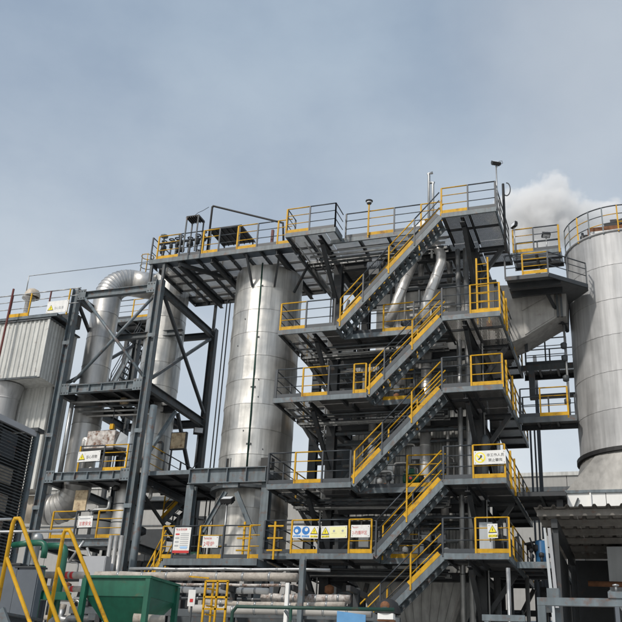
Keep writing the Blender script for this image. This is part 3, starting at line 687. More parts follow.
# ------------------------------------------------------------------ gooseneck duct
DX, DY, DR = -21.42, 30.5, .61
VXc, VYc, VRr = -19.2, 32.1, .88
U = thing('gooseneck_duct', 'large silver gooseneck duct bending over the frame top', 'duct', (DX, DY, 7.5))
zs = [9.3, 10.6, 11.9, 13.2, 14.5, 15.8, 17.0, 17.85]
for a, b in zip(zs, zs[1:]):
    MB().lathe((DX, DY, 0), [(DR+.012, a), (DR, a+.05), (DR, b)], 28).build('duct_section', 'duct_cladding', U, True)
hd = Vector((VXc-DX, VYc-DY, 0)); run = hd.length; hd.normalize(); side = Vector((-hd.y, hd.x, 0)); ER = .98
def elbow(c0, dir_, zsign, er, n, name):
    """gores turning from vertical into direction dir_ ; c0 = centre of bend"""
    sd = Vector((-dir_.y, dir_.x, 0))
    for i in range(n):
        rings = []
        for g, gr in ((i/n, 1.018), (i/n+.12/n, 1.0), ((i+1)/n, 1.0)):
            th = g*math.pi/2
            rad = -dir_*math.cos(th)+Vector((0,0,zsign))*math.sin(th)
            cc = c0+rad*er
            rings.append([cc+(rad*math.cos(q)+sd*math.sin(q))*DR*gr for q in [2*math.pi*j/28 for j in range(28)]])
        vs = sum(rings, []); fs = []
        for k in range(2):
            for j in range(28): fs.append((k*28+j, k*28+(j+1) % 28, (k+1)*28+(j+1) % 28, (k+1)*28+j))
        MB().add(vs, fs).build('elbow_gore', 'duct_cladding', U, True)
elbow(Vector((DX, DY, 17.85))+hd*ER, hd, 1, ER, 12, 'top')
ha = Vector((DX, DY, 17.85+ER))+hd*ER; hb = Vector((VXc, VYc, 17.85+ER))-hd*(VRr-.1)
MB().tube([ha, hb], DR, 28).build('duct_section', 'duct_cladding', U, True)
ld = Vector((-1, -.12, 0)).normalized()
elbow(Vector((DX, DY, 9.3))+ld*.9, ld, -1, .9, 7, 'low')
la = Vector((DX, DY, 8.4))+ld*.9
MB().tube([la, la+ld*.35], DR, 28).build('duct_section', 'duct_cladding', U, True)
dr = thing('beige_drum', 'beige drum end of a horizontal pipe beside the left frame column', 'drum', (-23, 29.2, 7.5))
p = Vector((-23.72, 30.25, 8.4))
MB().tube([(p.x, 30.25, p.z), (-22.7, 30.35, p.z)], .56, 26).build('shell', 'tan_pipe', dr, True)
MB().tube([(p.x-.14, 30.24, p.z), (p.x-.002, 30.25, p.z)], .60, 26).build('dark_end', 'rubber', dr, True)
# ------------------------------------------------------------------ slim silver vessel the duct runs into
V_ = thing('clad_vessel', 'slim silver vessel receiving the gooseneck duct behind the frame column', 'vessel', (VXc, VYc, 6))
clad_cylinder(V_, (VXc, VYc, 0), VRr, 9.6, 19.3, 9, 4, 'cladding', .010, off=.3)
MB().lathe((VXc, VYc, 19.3), [(VRr,0),(VRr*.9,.14),(VRr*.6,.25),(.01,.3)], 32).build('dome', 'cladding', V_, True)
sv = thing('small_vessel', 'small grey domed vessel on the lower frame floor', 'vessel', AY(127, 535, 30.0))
o = ORG[sv]; o2 = AY(128, 490, 30.0); rr = .48
MB().lathe((o2.x, 30.0, 0), [(rr, 6.95), (rr, o2.z-.1), (rr*.93, o2.z+.08), (rr*.7, o2.z+.2), (rr*.3, o2.z+.27), (.01, o2.z+.28)], 28).build('shell', 'duct_cladding', sv, True)
for z in (7.7, 8.4): MB().lathe((o2.x, 30.0, z), [(rr+.002,-.02),(rr+.012,-.015),(rr+.012,.015),(rr+.002,.02)], 28).build('seam_band', 'mid_paint', sv)
pp = AY(116, 488, 29.45); MB().lathe((pp.x, 29.45, pp.z), [(.08,-.1),(.12,-.05),(.12,.05),(.08,.1)], 12).build('fitting', 'sign_black', sv, True)
# cage ladder top beyond the duct
cl = thing('ladder_cage', 'small yellow ladder cage rising beyond the duct bend', 'ladder', AY(146, 270, 34.5))
o = ORG[cl]
for k in range(4):
    MB().tube([(o.x+.32*math.cos(a), o.y+.32*math.sin(a), o.z-.9+k*.55) for a in [2*math.pi*i/14 for i in range(15)]], .022, 5, cap=False).build('hoop', 'yellow_paint' if k % 2 else 'grey_paint', cl, True)
for i in range(6):
    a = 2*math.pi*i/6; MB().tube([(o.x+.32*math.cos(a), o.y+.32*math.sin(a), o.z-1.2), (o.x+.32*math.cos(a), o.y+.32*math.sin(a), o.z+.8)], .018, 5).build('bar', 'yellow_paint' if i % 2 else 'grey_paint', cl, True)
# wrapped crate hanging from a hoist
hc = thing('wrapped_crate', 'blotched red and grey wrapped crate hanging from the hoist', 'crate', AY(108, 450, 29.4))
p = AY(107, 441, 29.4); w_, h_ = .78, .36
MB().box(p.x-w_, p.x+w_*.62, 29.15, 29.95, p.z-h_, p.z+h_).build('box', 'blotched_wrap', hc)
MB().box(p.x-w_-.1, p.x+w_*.62+.05, 29.1, 30.0, p.z-h_-.09, p.z-h_-.002).build('pallet', 'rubber', hc)
MB().poly([(p.x+w_*.63, 29.2, p.z-h_), (p.x+w_*1.1, 29.5, p.z-h_), (p.x+w_*1.0, 29.6, p.z+h_*.4), (p.x+w_*.63, 29.5, p.z+h_*.9)], .15).build('loose_sheet', 'cabinet_grey', hc)
hk = thing('chain_hoist', 'yellow hoist hook block and slings above the wrapped crate', 'hoist', AY(112, 425, 29.5))
q = AY(112, 427, 29.5)
MB().box(q.x-.08, q.x+.08, 29.44, 29.56, q.z-.1, q.z+.12).build('hook_block', 'yellow_paint', hk)
MB().tube([(q.x, 29.5, q.z+.2), (q.x, 29.5, 12.3)], .02, 5).build('chain', 'dark_paint', hk, True)
for dx, dy in ((-w_, -.3), (w_*.6, -.3), (-w_, .4), (w_*.6, .4)):
    MB().tube([(q.x, 29.5, q.z-.12), (p.x+dx, 29.5+dy, p.z+h_)], .014, 5).build('sling', 'dark_rail', hk, True)
p = AY(124, 402, 30.2)
tag(MB().lathe((p.x, 30.2, p.z), [(.05,-.2),(.15,-.15),(.19,0),(.15,.15),(.05,.2)], 10).build('rusty_float', 'rusty_sheet', None, True), 'rusty pale lump shaped hoist housing under the frame floor', 'housing')
p = AY(109, 402, 30.4)
tag(MB().tube([(p.x-.25, 30.4, p.z), (p.x+.3, 30.4, p.z)], .16, 12).build('hoist_motor', 'mid_paint', None, True), 'grey cylindrical hoist motor beside the rusty housing', 'motor')
p = AY(81, 501, 29.3)
rs = thing('rusty_shield', 'square rusty yellow panel beside the duct bend on the lower floor', 'panel', (p.x, 29.3, 6.95))
MB().box(p.x-.3, p.x+.26, 29.28, 29.33, p.z-.42, p.z+.42).build('plate', 'rusty_sheet', rs); MB().bar((p.x, 29.36, 6.95), (p.x, 29.36, p.z+.2), .06, .06).build('post', 'dark_paint', rs)
# pale tote and bag on the lower floor
tt = thing('white_tank', 'bright white plastic tank with black straps on the lower frame floor', 'tank', (AY(100, 530, 30.6).x, 30.6, 6.95))
o = ORG[tt]
MB().lathe((o.x, o.y, 0), [(.02, 6.96), (.52, 6.96), (.52, 8.0), (.4, 8.3), (.2, 8.4), (.2, 8.55), (.01, 8.55)], 18).build('body', 'white_paint', tt, True)
for z in (7.3, 7.9): MB().lathe((o.x, o.y, z), [(.522,-.03),(.54,-.02),(.54,.02),(.522,.03)], 18).build('strap', 'rubber', tt)
MB().tube([(o.x-.4, o.y-.4, 8.3), (o.x, o.y-.56, 8.15), (o.x+.4, o.y-.4, 8.25)], .05, 6).build('hose', 'rubber', tt, True)
# plated floor at the third frame level
t3_ = thing('frame_floor', 'dark plated floor in the frame where the gooseneck duct passes through', 'platform', (-19.7, 30, 13.1))
deck(t3_, FA+.25, FB-.25, FY-.02, 31.5, 13.16, 'floor_plate', .95, .9, '')
# upright pipes between the rear column and the tower
for i, (px, yy, r_) in enumerate(((217, 33.05, .028), (220.5, 32.95, .03))):
    p = AY(px, 400, yy); tag(MB().tube([(p.x, yy, 6), (p.x, yy, 18.34)], r_, 8).build('riser_pipe', 'dark_paint', None, True), ['thin dark riser pipe against the rear frame column', 'thin dark riser pipe nearest the silver tower'][i], 'pipe', 'dark risers beside the tower')
# far stair seen through the frame
a = AY(108, 392, 37.5); b = AY(141, 333, 37.5)
stair('distant grey stair flight seen between the duct and the slim vessel', a.x, a.z, b.x, b.z, 37.5, 38.5, 'dd', [.02, .5, .98], rise=.28)
FP = thing('rear_walkway', 'narrow rear walkway with rails between the duct and the slim vessel', 'platform', (b.x, 38, b.z))
deck(FP, AY(112, 330, 37.5).x, AY(150, 330, 37.5).x, 37.4, 39, b.z+.9, 'floor_plate', 1.2, .8, 'fb')
rail(FP, [(AY(112, 330, 37.5).x, 37.42, b.z+.9), (AY(150, 330, 37.5).x, 37.42, b.z+.9)], 'dy', bay=1.2)
rs_ = AY(141, 333, 38).x
for x in (AY(112, 330, 37.5).x+.2, AY(150, 330, 37.5).x-.2): MB().bar((x, 38.8, 0), (x, 38.8, b.z+.72), .2, .2).build('leg', 'dark_paint', FP)

# ------------------------------------------------------------------ white corrugated building at the left
H = thing('clad_building', 'white corrugated building with an overhanging upper box', 'building', (-27, 31, 0))
bx, bz0, bz1 = -22.32, 13.3, 15.85
clad_wall(H, (-32, 28.0), (bx, 28.0), bz0, bz1, 'white_sheet', .9, pitch=.2, depth=.04)
clad_wall(H, (bx, 28.0), (bx, 30.0), bz0, bz1, 'white_sheet', .9, pitch=.2, depth=.04)
MB().box(-32, bx-.03, 28.03, 30.0, bz0+.03, bz0+.08).build('soffit', 'white_sheet', H)
clad_wall(H, (-32, 29.3), (-22.55, 29.3), 9.0, bz0+.03, 'white_sheet', .9, pitch=.26, depth=.05)
clad_wall(H, (-22.55, 29.3), (-22.55, 30.4), 9.0, 13.25, 'white_sheet', .9, pitch=.26, depth=.05)
MB().box(-32, -22.62, 29.4, 30.35, 9.02, 15.7).build('inner_wall', 'white_sheet', H)
MB().box(bx-.06, bx+.05, 27.93, 28.0, bz0-.02, bz1).build('corner_trim', 'white_sheet', H)
MB().box(-32, bx+.03, 27.94, 27.99, bz0-.05, bz0+.03).build('drip_trim', 'mid_paint', H)
MB().box(-32, bx+.1, 27.9, 30.1, bz1+.002, bz1+.06).build('roof_deck', 'mid_paint', H)
ds = thing('drop_duct', 'pale grey vertical duct under the overhanging white box', 'duct', (-24.42, 28.72, 8))
MB().lathe((-24.42, 28.72, 0), [(.56, 9.5), (.56, 12.7), (.6, 12.8), (.70, 13.28)], 28).build('duct_section', 'tank_cladding', ds, True)
for z in (10.6, 11.7, 12.65): MB().lathe((-24.42, 28.72, z), [(.562,-.03),(.58,-.02),(.58,.02),(.562,.03)], 28).build('seam_band', 'tank_cladding', ds, True)
RW = thing('roof_walkway', 'roof walkway with grey rails and yellow toe boards on the white building', 'platform', (-26, 29, bz1+.06))
deck(RW, -31.5, -21.98, 27.95, 29.6, 16.1, 'floor_plate', 1.3, .85, 'flr', eh=.12)
xs_ = [xf(p, 16.1, 27.98) for p in (-28, -10, 8.5, 27.5, 47, 66.5, 77)]
for i, (a, b) in enumerate(zip(xs_, xs_[1:])):
    tb = MB().tube([(a, 27.98, 17.18), (b, 27.98, 17.18)], .025, 6).build('top_rail', 'galvanised', RW, True)
    for zz in (16.5, 16.85): MB().tube([(a, 27.98, zz), (b, 27.98, zz)], .02, 5).build('mid_rail', 'galvanised', tb, True)
    MB().bar((a, 27.98, 16.0), (a, 27.98, 17.18), .05, .05).build('post', 'yellow_paint' if i % 2 else 'red_oxide', tb)
    if i % 2 == 0: MB().bar((a, 27.96, 16.19), (b, 27.96, 16.19), .014, .15).build('toe_board', 'yellow_paint', tb)
for k, (px0, px1, hz, y) in enumerate(((14, 45, .5, 28.9), (30, 74, .62, 29.3), (-20, 10, .35, 28.8))):
    a, b = xf(px0, 16.3, y), xf(px1, 16.3, y)
    t = thing('roof_machine', ['low dark machine casing on the roof walkway behind the vent', 'long dark machine casing on the roof walkway behind the warning sign', 'flat dark casing on the roof walkway beside the red pole'][k], 'machine', ((a+b)/2, y, 16.1), 'roof machines')
    MB().box(a, b, y, y+.5, 16.12, 16.1+hz).build('casing', 'dark_paint', t)
    for i in range(5): MB().box(a+(b-a)*(i+.3)/5, a+(b-a)*(i+.5)/5, y-.06, y-.003, 16.15, 16.05+hz).build('rib', 'mid_paint', t)
    MB().tube([(a, y+.2, 16.16+hz), (b, y+.2, 16.16+hz)], .05, 7).build('pipe', 'mid_paint', t, True)
vc = thing('roof_vent', 'pale roof vent with domed cap on the white building', 'vent', AY(25, 318, 28.4))
o = ORG[vc]
MB().lathe((o.x, 28.4, 16.1), [(.13,0),(.13,1.0),(.30,1.05),(.30,1.12)], 16).build('stack', 'pipe_cladding', vc, True)
MB().lathe((o.x+.15, 28.4, 17.25), [(.33,-.05),(.33,.12),(.25,.28),(.1,.36),(.01,.37)], 16).build('cap', 'tan_pipe', vc, True)
a = AY(26.5, 291, 28.4); b = AY(29, 276, 28.4); c = AY(150, 261.5, 33.0)
tag(MB().tube([(a.x, 28.4, a.z-.1), b, c], .022, 6).build('conduit', 'galvanised', None, True), 'thin conduit running from the roof vent across to the ladder cage', 'conduit')
a = AY(13.7, 289, 27.5); tag(MB().tube([(a.x, 27.5, 0), (a.x, 27.5, a.z)], .045, 8).build('red_pole', 'red_oxide', None, True), 'dark red pole rising in front of the white corrugated box', 'pole')
# ------------------------------------------------------------------ big tank at the right
KC = (.42, 33.0); KR = 2.1; KZ0, KZ1 = 10.3, 18.62
K = thing('clad_tank', 'large silver clad tank with a curved rim rail and tapered square base', 'tank', (KC[0], KC[1], 7))
clad_cylinder(K, (KC[0], KC[1], 0), KR, KZ0, KZ1, 6, 6, 'tank_cladding', .018, off=.36)
MB().lathe((KC[0], KC[1], KZ1), [(KR+.02,-.03),(KR+.06,0),(KR+.06,.04),(KR*.5,.2),(.02,.3)], 48).build('roof', 'tank_cladding', K, True)
MB().lathe((KC[0], KC[1], KZ0-.06), [(KR,-.07),(KR+.12,-.07),(KR+.12,.07),(KR,.07)], 48).build('flange_ring', 'rubber', K)
n = 48; hw = 2.48; zq = 8.72; top = []; bot = []
for i in range(n):
    g = 2*math.pi*i/n; c, s = math.cos(g), math.sin(g); k = hw/max(abs(c), abs(s))
    top.append((KC[0]+KR*c, KC[1]+KR*s, KZ0-.12)); bot.append((KC[0]+c*k, KC[1]+s*k, zq))
MB().add(bot+top, [(i, (i+1) % n, n+(i+1) % n, n+i) for i in range(n)]).build('tapered_skirt', 'skirt_sheet', K, 'edge')
MB().box(KC[0]-hw-.06, KC[0]+hw+.06, KC[1]-hw-.06, KC[1]+hw+.06, zq-.1, zq-.003).build('base_flange', 'grey_paint', K)
for i in range(4):
    a = KC[0]-hw+2*hw*i/4; MB().box(a+.01, a+2*hw/4-.01, KC[1]-hw, KC[1]-hw+.03, 7.0, zq-.103).build('base_plate', 'white_paint', K)
    MB().box(KC[0]-hw+.001, KC[0]-hw+.03, KC[1]-hw+.035+a-KC[0]+hw, KC[1]-hw+.035+a-KC[0]+hw+1.2, 7.0, zq-.104).build('base_plate', 'white_paint', K)
MB().box(KC[0]-hw+.05, KC[0]+hw-.05, KC[1]-hw+.05, KC[1]+hw-.05, 7.0, zq-.12).build('base_shell', 'plain_casing', K)
for i in range(3): MB().bar((KC[0]-hw+.75+i*1.2, KC[1]-hw-.05, 7.0), (KC[0]-hw+.75+i*1.2, KC[1]-hw-.05, zq-.11), .05, .08).build('rib', 'white_paint', K)
MB().bar((KC[0]-hw+.2, KC[1]-hw-.06, 8.1), (KC[0]-hw+.36, KC[1]-hw-.06, 8.45), .05, .05).build('bracket', 'mid_paint', K)
for dx in (-1, 1):
    for dy in (-1, 1): MB().ibeam((KC[0]+dx*2.2, KC[1]+dy*2.2, 0), (KC[0]+dx*2.2, KC[1]+dy*2.2, 6.98), .3, .3, .025, up=(0,1,0)).build('leg', 'dark_paint', K)
g0, g1 = R(-165), R(30); nb = 13
for i in range(nb):
    c = 'yd'[i % 2] if i % 3 else 'd'
    m_ = 'yellow_paint' if c == 'y' else 'dark_rail'
    pts = [Vector((KC[0]+(KR+.02)*math.cos(g0+(g1-g0)*(i+f_)/nb), KC[1]+(KR+.02)*math.sin(g0+(g1-g0)*(i+f_)/nb), KZ1)) for f_ in (0, .34, .67, 1)]
    tr_ = MB().tube([p+Vector((0,0,1.08)) for p in pts], .024, 6).build('top_rail', 'dark_rail', K, True)
    for zz in (.36, .72): MB().tube([p+Vector((0,0,zz)) for p in pts], .018, 5).build('mid_rail', 'yellow_paint' if (i+(zz > .5)) % 2 else 'dark_rail', tr_, True)
    MB().bar(pts[0]-Vector((0,0,.05)), pts[0]+Vector((0,0,1.08)), .05, .05).build('post', 'yellow_paint' if i % 3 == 2 else 'grey_paint', tr_)
dv = thing('roof_drive', 'dark brown drive unit with a sloping black arm on the tank roof', 'drive unit', (KC[0], 31.9, KZ1+.15))
a, b = AY(588, 236, 31.9), AY(620, 226, 31.9)
MB().box(a.x, b.x+.3, 31.6, 32.4, KZ1+.12, KZ1+.62).build('gearbox', 'rust', dv)
MB().box(a.x-.15, a.x+.05, 31.7, 32.3, KZ1+.12, KZ1+.4).build('end_cover', 'rubber', dv)
MB().box(a.x+.1, b.x+.2, 31.55, 31.598, KZ1+.3, KZ1+.42).build('strip', 'galvanised', dv)
MB().bar((a.x+.65, 32, KZ1+.75), (KC[0]+2.2, 32, KZ1+1.5), .3, .2).build('sloping_arm', 'rubber', dv)
MB().box(b.x-.35, b.x-.1, 31.8, 32.2, KZ1+.62, KZ1+1.0).build('arm_bearing', 'rubber', dv)
p = AY(583, 241, 31.75)
tag(MB().lathe((p.x, 31.75, KZ1+.05), [(.02,0),(.1,.02),(.1,.3),(.05,.36),(.05,.46),(.01,.47)], 10).build('roof_nozzle', 'dark_paint', None, True), 'small dark nozzle standing on the tank roof beside the drive', 'nozzle')
st = thing('standpipe', 'thin standpipe with valves clipped to the shaded side of the tank', 'pipe', (AY(571, 420, 31.8).x, 31.8, 11))
xx = AY(569, 380, 31.9).x-.05
MB().tube([(xx, 31.9, 11.8), (xx, 31.9, 15.6)], .045, 7).build('pipe', 'galvanised', st, True)
for z in (14.0, 14.5, 13.2, 12.3): MB().lathe((xx-.05, 31.85, z), [(.02,-.14),(.11,-.1),(.12,.08),(.02,.14)], 8).build('valve', 'mid_paint', st, True)
MB().bar((xx-.45, 31.85, 15.45), (xx+.2, 31.95, 15.45), .06, .07).build('arm', 'dark_paint', st)

# walkway from the top platform to the tank roof
TW = thing('tank_walkway', 'topmost walkway leading to the tank rim', 'platform', (-2.8, 32.3, 18.4))
deck(TW, XR+.02, -1.75, 31.7, 33.0, 18.57, 'grating', 1.0, .7, 'fb', eh=.16)
xs_ = [xf(p, 18.57, 31.73) for p in (513.5, 534, 559.5)]
for a, b, c in zip(xs_, xs_[1:], 'yd'): rail_bay(TW, (a, 31.73, 18.57), (b, 31.73, 18.57), c, h=1.06)
MB().bar((xs_[2], 31.73, 18.4), (xs_[2], 31.73, 19.63), .07, .07).build('post', 'yellow_paint', TW)
rail(TW, [(XR+.1, 32.95, 18.57), (-1.9, 32.95, 18.57)], 'dd', bay=1.0)
MB().bar((-3.4, 32.3, 17.2), (-2.2, 32.3, 18.38), .1, .1).build('strut', 'dark_paint', TW)
# lower platform wrapping the tank shoulder
LT = thing('tank_platform', 'dark platform wrapping the tank shoulder, with a yellow rail bay', 'platform', (-2.4, 30.5, 16.1))
pg = [(-3.66, 29.4), (-2.13, 29.4), (-.85, 30.66), (-.85, 31.2), (-1.6, 32.2), (-3.66, 32.2)]
MB().poly([(x, y, 16.36) for x, y in pg], .03).build('deck_plate', 'floor_plate', LT)
for (a, b) in zip(pg, pg[1:3]): MB().bar((*a, 16.3), (*b, 16.3), .06, .16).build('edge_beam', 'dark_paint', LT)
for y in (29.9, 30.6, 31.3): MB().box(-3.6, -1.75, y, y+.08, 16.12, 16.355).build('joist', 'dark_paint', LT)
for a, b, c in (((-3.66, 29.4), (-3.03, 29.4), 'd'), ((-3.03, 29.4), (-2.13, 29.4), 'y'), ((-2.13, 29.4), (-1.5, 30.03), 'd'), ((-1.5, 30.03), (-.87, 30.66), 'd')):
    rail_bay(LT, (*a, 16.4), (*b, 16.4), c, h=.85, mids=2, toe=c == 'y')
MB().bar((-.87, 30.66, 16.25), (-.87, 30.66, 17.26), .05, .05).build('post', 'dark_rail', LT)
rail_bay(LT, (-.87, 30.66, 16.4), (-.87, 31.1, 16.4), 'd', h=.85, toe=False)
MB().bar((-1.5, 30.05, 16.3), (-1.5, 30.05, 17.25), .05, .05).build('post', 'yellow_paint', LT)
for x, y in ((-3.3, 32.0),): MB().bar((x, y, 14.45), (x, y, 16.12), .12, .12).build('leg', 'dark_paint', LT)
MB().bar((-2.3, 30.7, 16.15), (-1.75, 32.2, 15.2), .1, .1).build('strut', 'dark_paint', LT)
# boxed duct from the casing into the tank
BD = thing('boxed_duct', 'grey boxed duct sloping between the boiler casing and the tank', 'duct', (-2.8, 32, 14))
yb = 31.25
pts = [AY(x, y, yb) for x, y in ((487, 286), (566, 283), (566, 316), (558, 316.5), (524, 337), (487, 352))]
MB().poly([(p.x, yb, p.z) for p in pts][::-1], -1.5).build('shell', 'plain_casing', BD)
pa = [AY(x, y, yb-.04) for x, y in ((522, 312), (554, 293), (554, 316.5), (525, 334.5))]
MB().poly([(p.x, yb-.035, p.z) for p in pa][::-1], -.03).build('lower_plate', 'plain_casing', BD)
pa = [AY(x, y, yb-.04) for x, y in ((522, 290), (554, 288.5), (554, 291.5), (522, 310.5))]
MB().poly([(p.x, yb-.035, p.z) for p in pa][::-1], -.03).build('upper_plate', 'plain_casing', BD)
for px in (556, 560):
    a, b = AY(px, 287, yb-.06), AY(px, 317, yb-.06); MB().box(a.x-.035, a.x+.035, yb-.1, yb-.002, b.z, a.z).build('flange', 'mid_paint', BD)
# bridges to the tank
for k, (z, y0, y1, px, cs, lb) in enumerate(((LV[3], 33.4, 34.6, (526, 546, 567), 'dd', 'upper bridge between boiler and tank, with dark rails'), (LV[2], 31.7, 32.7, (521, 541, 568.5), 'dy', 'lower bridge between boiler and tank, with one yellow rail bay'))):
    t = thing('tank_bridge', lb, 'bridge', (-2.8, (y0+y1)/2, z-.2), 'bridges to the tank')
    deck(t, XR+.02, -1.62, y0, y1, z, 'grating', .7, 1.2, 'fb', eh=.22, em='mid_paint')
    xs_ = [xf(p, z, y0+.03) for p in px]
    for a, b, c in zip(xs_, xs_[1:], cs): rail_bay(t, (a, y0+.03, z), (b, y0+.03, z), c)
    MB().bar((xs_[-1], y0+.03, z-.1), (xs_[-1], y0+.03, z+1.1), .06, .06).build('post', 'yellow_paint', t)
    rail(t, [(XR+.1, y1-.03, z), (-1.7, y1-.03, z)], 'dd', bay=1.0)
    if k == 0:
        MB().bar((-3.3, y0+.1, z-.22), (-3.3, y0+.1, z-1.4), .22, .22).build('hanger', 'mid_paint', t)
        MB().bar((-3.3, y0+.1, z-1.3), (-1.7, y0+.1, z-1.3), .16, .16).build('lower_beam', 'dark_paint', t)
for k, (px, wd) in enumerate(((534, .15), (526, .08), (530, .07))):
    p = AY(px, 345, 38); q = Vector((p.x, 38, 0))
    tag(MB().ibeam((p.x, 38, 0), (p.x, 38, 16.6 if k == 0 else 13.2), wd, wd, .02, up=(0,1,0)).build('rear_post', 'slate_paint'), ['tall slate blue steel post beyond the bridges', 'thin dark post beyond the bridges, next to the boiler', 'thin dark post beside the tall slate blue post'][k], 'post', 'posts beyond the bridges')
# lower extension decks
E2 = thing('extension_deck', 'dark deck running from the second boiler platform towards the tank base', 'platform', (-2.8, 32, 8.4))
deck(E2, XR+.02, -2.05, 30.0, 34.6, 8.58, 'floor_plate', .85, 1.1, 'fr', em='dark_paint', eh=.14)
for y in (30.5, 33.8): MB().bar((-2.3, y, 0), (-2.3, y, 8.4), .2, .2).build('leg', 'dark_paint', E2)
E1 = thing('extension_deck', 'deck with dark valves and a blue drum, beside the lowest boiler platform', 'platform', (-2.9, 31, 6))
deck(E1, XR+.02, -2.2, 29.6, 33.5, 6.25, 'floor_plate', .8, 1.1, 'fr', eh=.2)
for y in (30.2, 33.0): MB().bar((-2.4, y, 0), (-2.4, y, 6.0), .18, .18).build('leg', 'dark_paint', E1)
rail(E1, [(XR+.3, 33.4, 6.25), (-2.25, 33.4, 6.25)], 'd', bay=1.2)
vv = thing('valve_group', 'cluster of black valves and pipes beside the blue drum', 'valves', (-3.0, 30.3, 6.25))
for i in range(9):
    x = random.uniform(-3.35, -2.68); y = random.uniform(29.8, 30.5); h = random.uniform(.2, .7); r_ = random.uniform(.07, .14)
    v = MB().tube([(x, y, 6.26), (x, y, 6.26+h)], .045, 7).build('stem_pipe', 'dark_paint', vv, True)
    MB().lathe((x, y, 6.26+h), [(.02,-r_),(r_,-r_*.6),(r_,r_*.6),(.04,r_)], 9).build('valve', 'rubber' if i % 2 else 'mid_paint', v, True)
MB().tube([(-3.5, 30.2, 6.9), (-2.8, 30.2, 7.05)], .04, 6).build('header', 'dark_paint', vv, True)
MB().bar((-3.05, 30.1, 6.3), (-3.3, 30.1, 7.1), .05, .05).build('lever', 'rubber', vv); MB().bar((-3.05, 30.1, 6.3), (-2.8, 30.1, 7.1), .05, .05).build('lever', 'rubber', vv)
p = AY(541, 541, 30.1)
bd = thing('blue_drum', 'blue plastic drum at the end of the valve deck', 'drum', (p.x, 30.1, 6.26))
MB().lathe((p.x, 30.1, 6.26), [(.02,0),(.17,.01),(.19,.05),(.19,.3),(.2,.32),(.19,.34),(.19,.68),(.17,.72),(.02,.72)], 18).build('body', 'blue_plastic', bd, True)
MB().lathe((p.x+.08, 30.05, 6.98), [(.01,.05),(.05,.05),(.05,0)], 8).build('cap', 'sign_white', bd)
cb = thing('control_cabinet', 'pale grey upright control cabinet on the lowest boiler platform', 'cabinet', (-4.35, 29.3, 6.26))
a, b = xf(479.5, 6.8, 29.1), xf(492.5, 6.8, 29.1)
MB().box(a, b, 29.1, 29.5, 6.3, 7.42).build('body', 'cabinet_grey', cb); MB().box(a+.03, b-.03, 29.085, 29.099, 6.34, 7.38).build('door', 'cabinet_grey', cb)
MB().box(b-.08, b-.05, 29.06, 29.084, 6.8, 6.95).build('handle', 'sign_black', cb)

# ------------------------------------------------------------------ shed roof at the lower right
S = thing('shed', 'open shed with a corrugated dark roof below the tank', 'shed', (1, 23.5, 0))
sz = AY(575, 506.5, 21).z; sx0 = AY(533.5, 507, 21).x; sy1 = 27.0
nsh = 7
for i in range(nsh):
    x0 = sx0+.9*i; prof = []
    for j in range(3):
        for f_, e in ((0, .0), (.30, 0), (.42, .055), (.58, .055), (.70, 0)): prof.append((x0+.3*(j+f_), e))
    prof.append((x0+.9, 0)); m_ = len(prof)
    dz = random.uniform(-.008, .008)
    vs = [(x, 21.0+random.uniform(-.02, .02)*0+dz*3, sz+e+dz) for x, e in prof]+[(x, sy1, sz-.12+e+dz) for x, e in prof]
    MB().add(vs, [(j, j+1, m_+j+1, m_+j) for j in range(m_-1)]).build('roof_sheet', 'shed_sheet', S)
for i in range(6):
    y = 21.18+i*1.08; MB().box(sx0+.05, 4.2, y, y+.07, sz-.17-.02*i, sz-.022-.02*i-.004).build('purlin', 'shed_sheet', S)
for i, x in enumerate((sx0+.35, 2.2)):
    MB().box(x, x+.14, 21.3, 26.9, sz-.42, sz-.21).build('rafter', 'dark_paint', S)
    for y in (21.4, 26.7): MB().box(x, x+.14, y, y+.14, 0, sz-.43).build('post', 'dark_paint', S)
clad_wall(S, (sx0+.30, 26.6), (sx0+.30, 21.9), 2.2, sz-.45, 'dark_paint', .95, pitch=.25, depth=.05)
for i in range(2):
    MB().poly([(sx0+.17+.09*i, 21.28+.02*i, sz-.42), (sx0+.22+.11*i, 21.28+.02*i, sz-.42), (sx0+.33+.10*i, 21.4, 3.55), (sx0+.25+.10*i, 21.4, 3.55)], .01).build('curtain_strip', 'cabinet_grey' if i == 0 else 'sign_grey', S)
MB().box(sx0+.4, 4.2, 27.02, 27.08, 0, sz-.25).build('dark_backing', 'dark_paint', S)  # dark sheet added across the back so the interior reads as shaded
# plant inside the shed
q = thing('press_machine', 'dark grey machine with a brown shaft inside the shed', 'machine', (.3, 25, 0))
MB().box(-.75, 2.4, 24.6, 26.2, 4.55, 5.85).build('body', 'cabinet_grey', q); MB().box(-.7, .1, 24.7, 25.4, 2.3, 4.54).build('base', 'mid_paint', q)
MB().box(.0, 2.2, 24.3, 24.59, 4.9, 5.2).build('cover', 'dark_paint', q)
MB().tube([(-1.25, 24.1, 4.85), (1.6, 24.1, 4.8)], .07, 10).build('shaft', 'rust', q, True)
for x in (-.4, .35, 1.1): MB().box(x, x+.16, 24.0, 24.25, 4.62, 5.02).build('bearing', 'rubber', q)
MB().bar((-.75, 24.2, 4.7), (-.1, 24.2, 3.6), .16, .06).build('chute', 'cabinet_grey', q)
MB().box(.3, .5, 24.2, 24.4, 2.5, 4.6).build('stand', 'dark_paint', q)
MB().box(.2, 2.3, 24.1, 24.3, 4.0, 4.2).build('lower_beam', 'dark_paint', q)
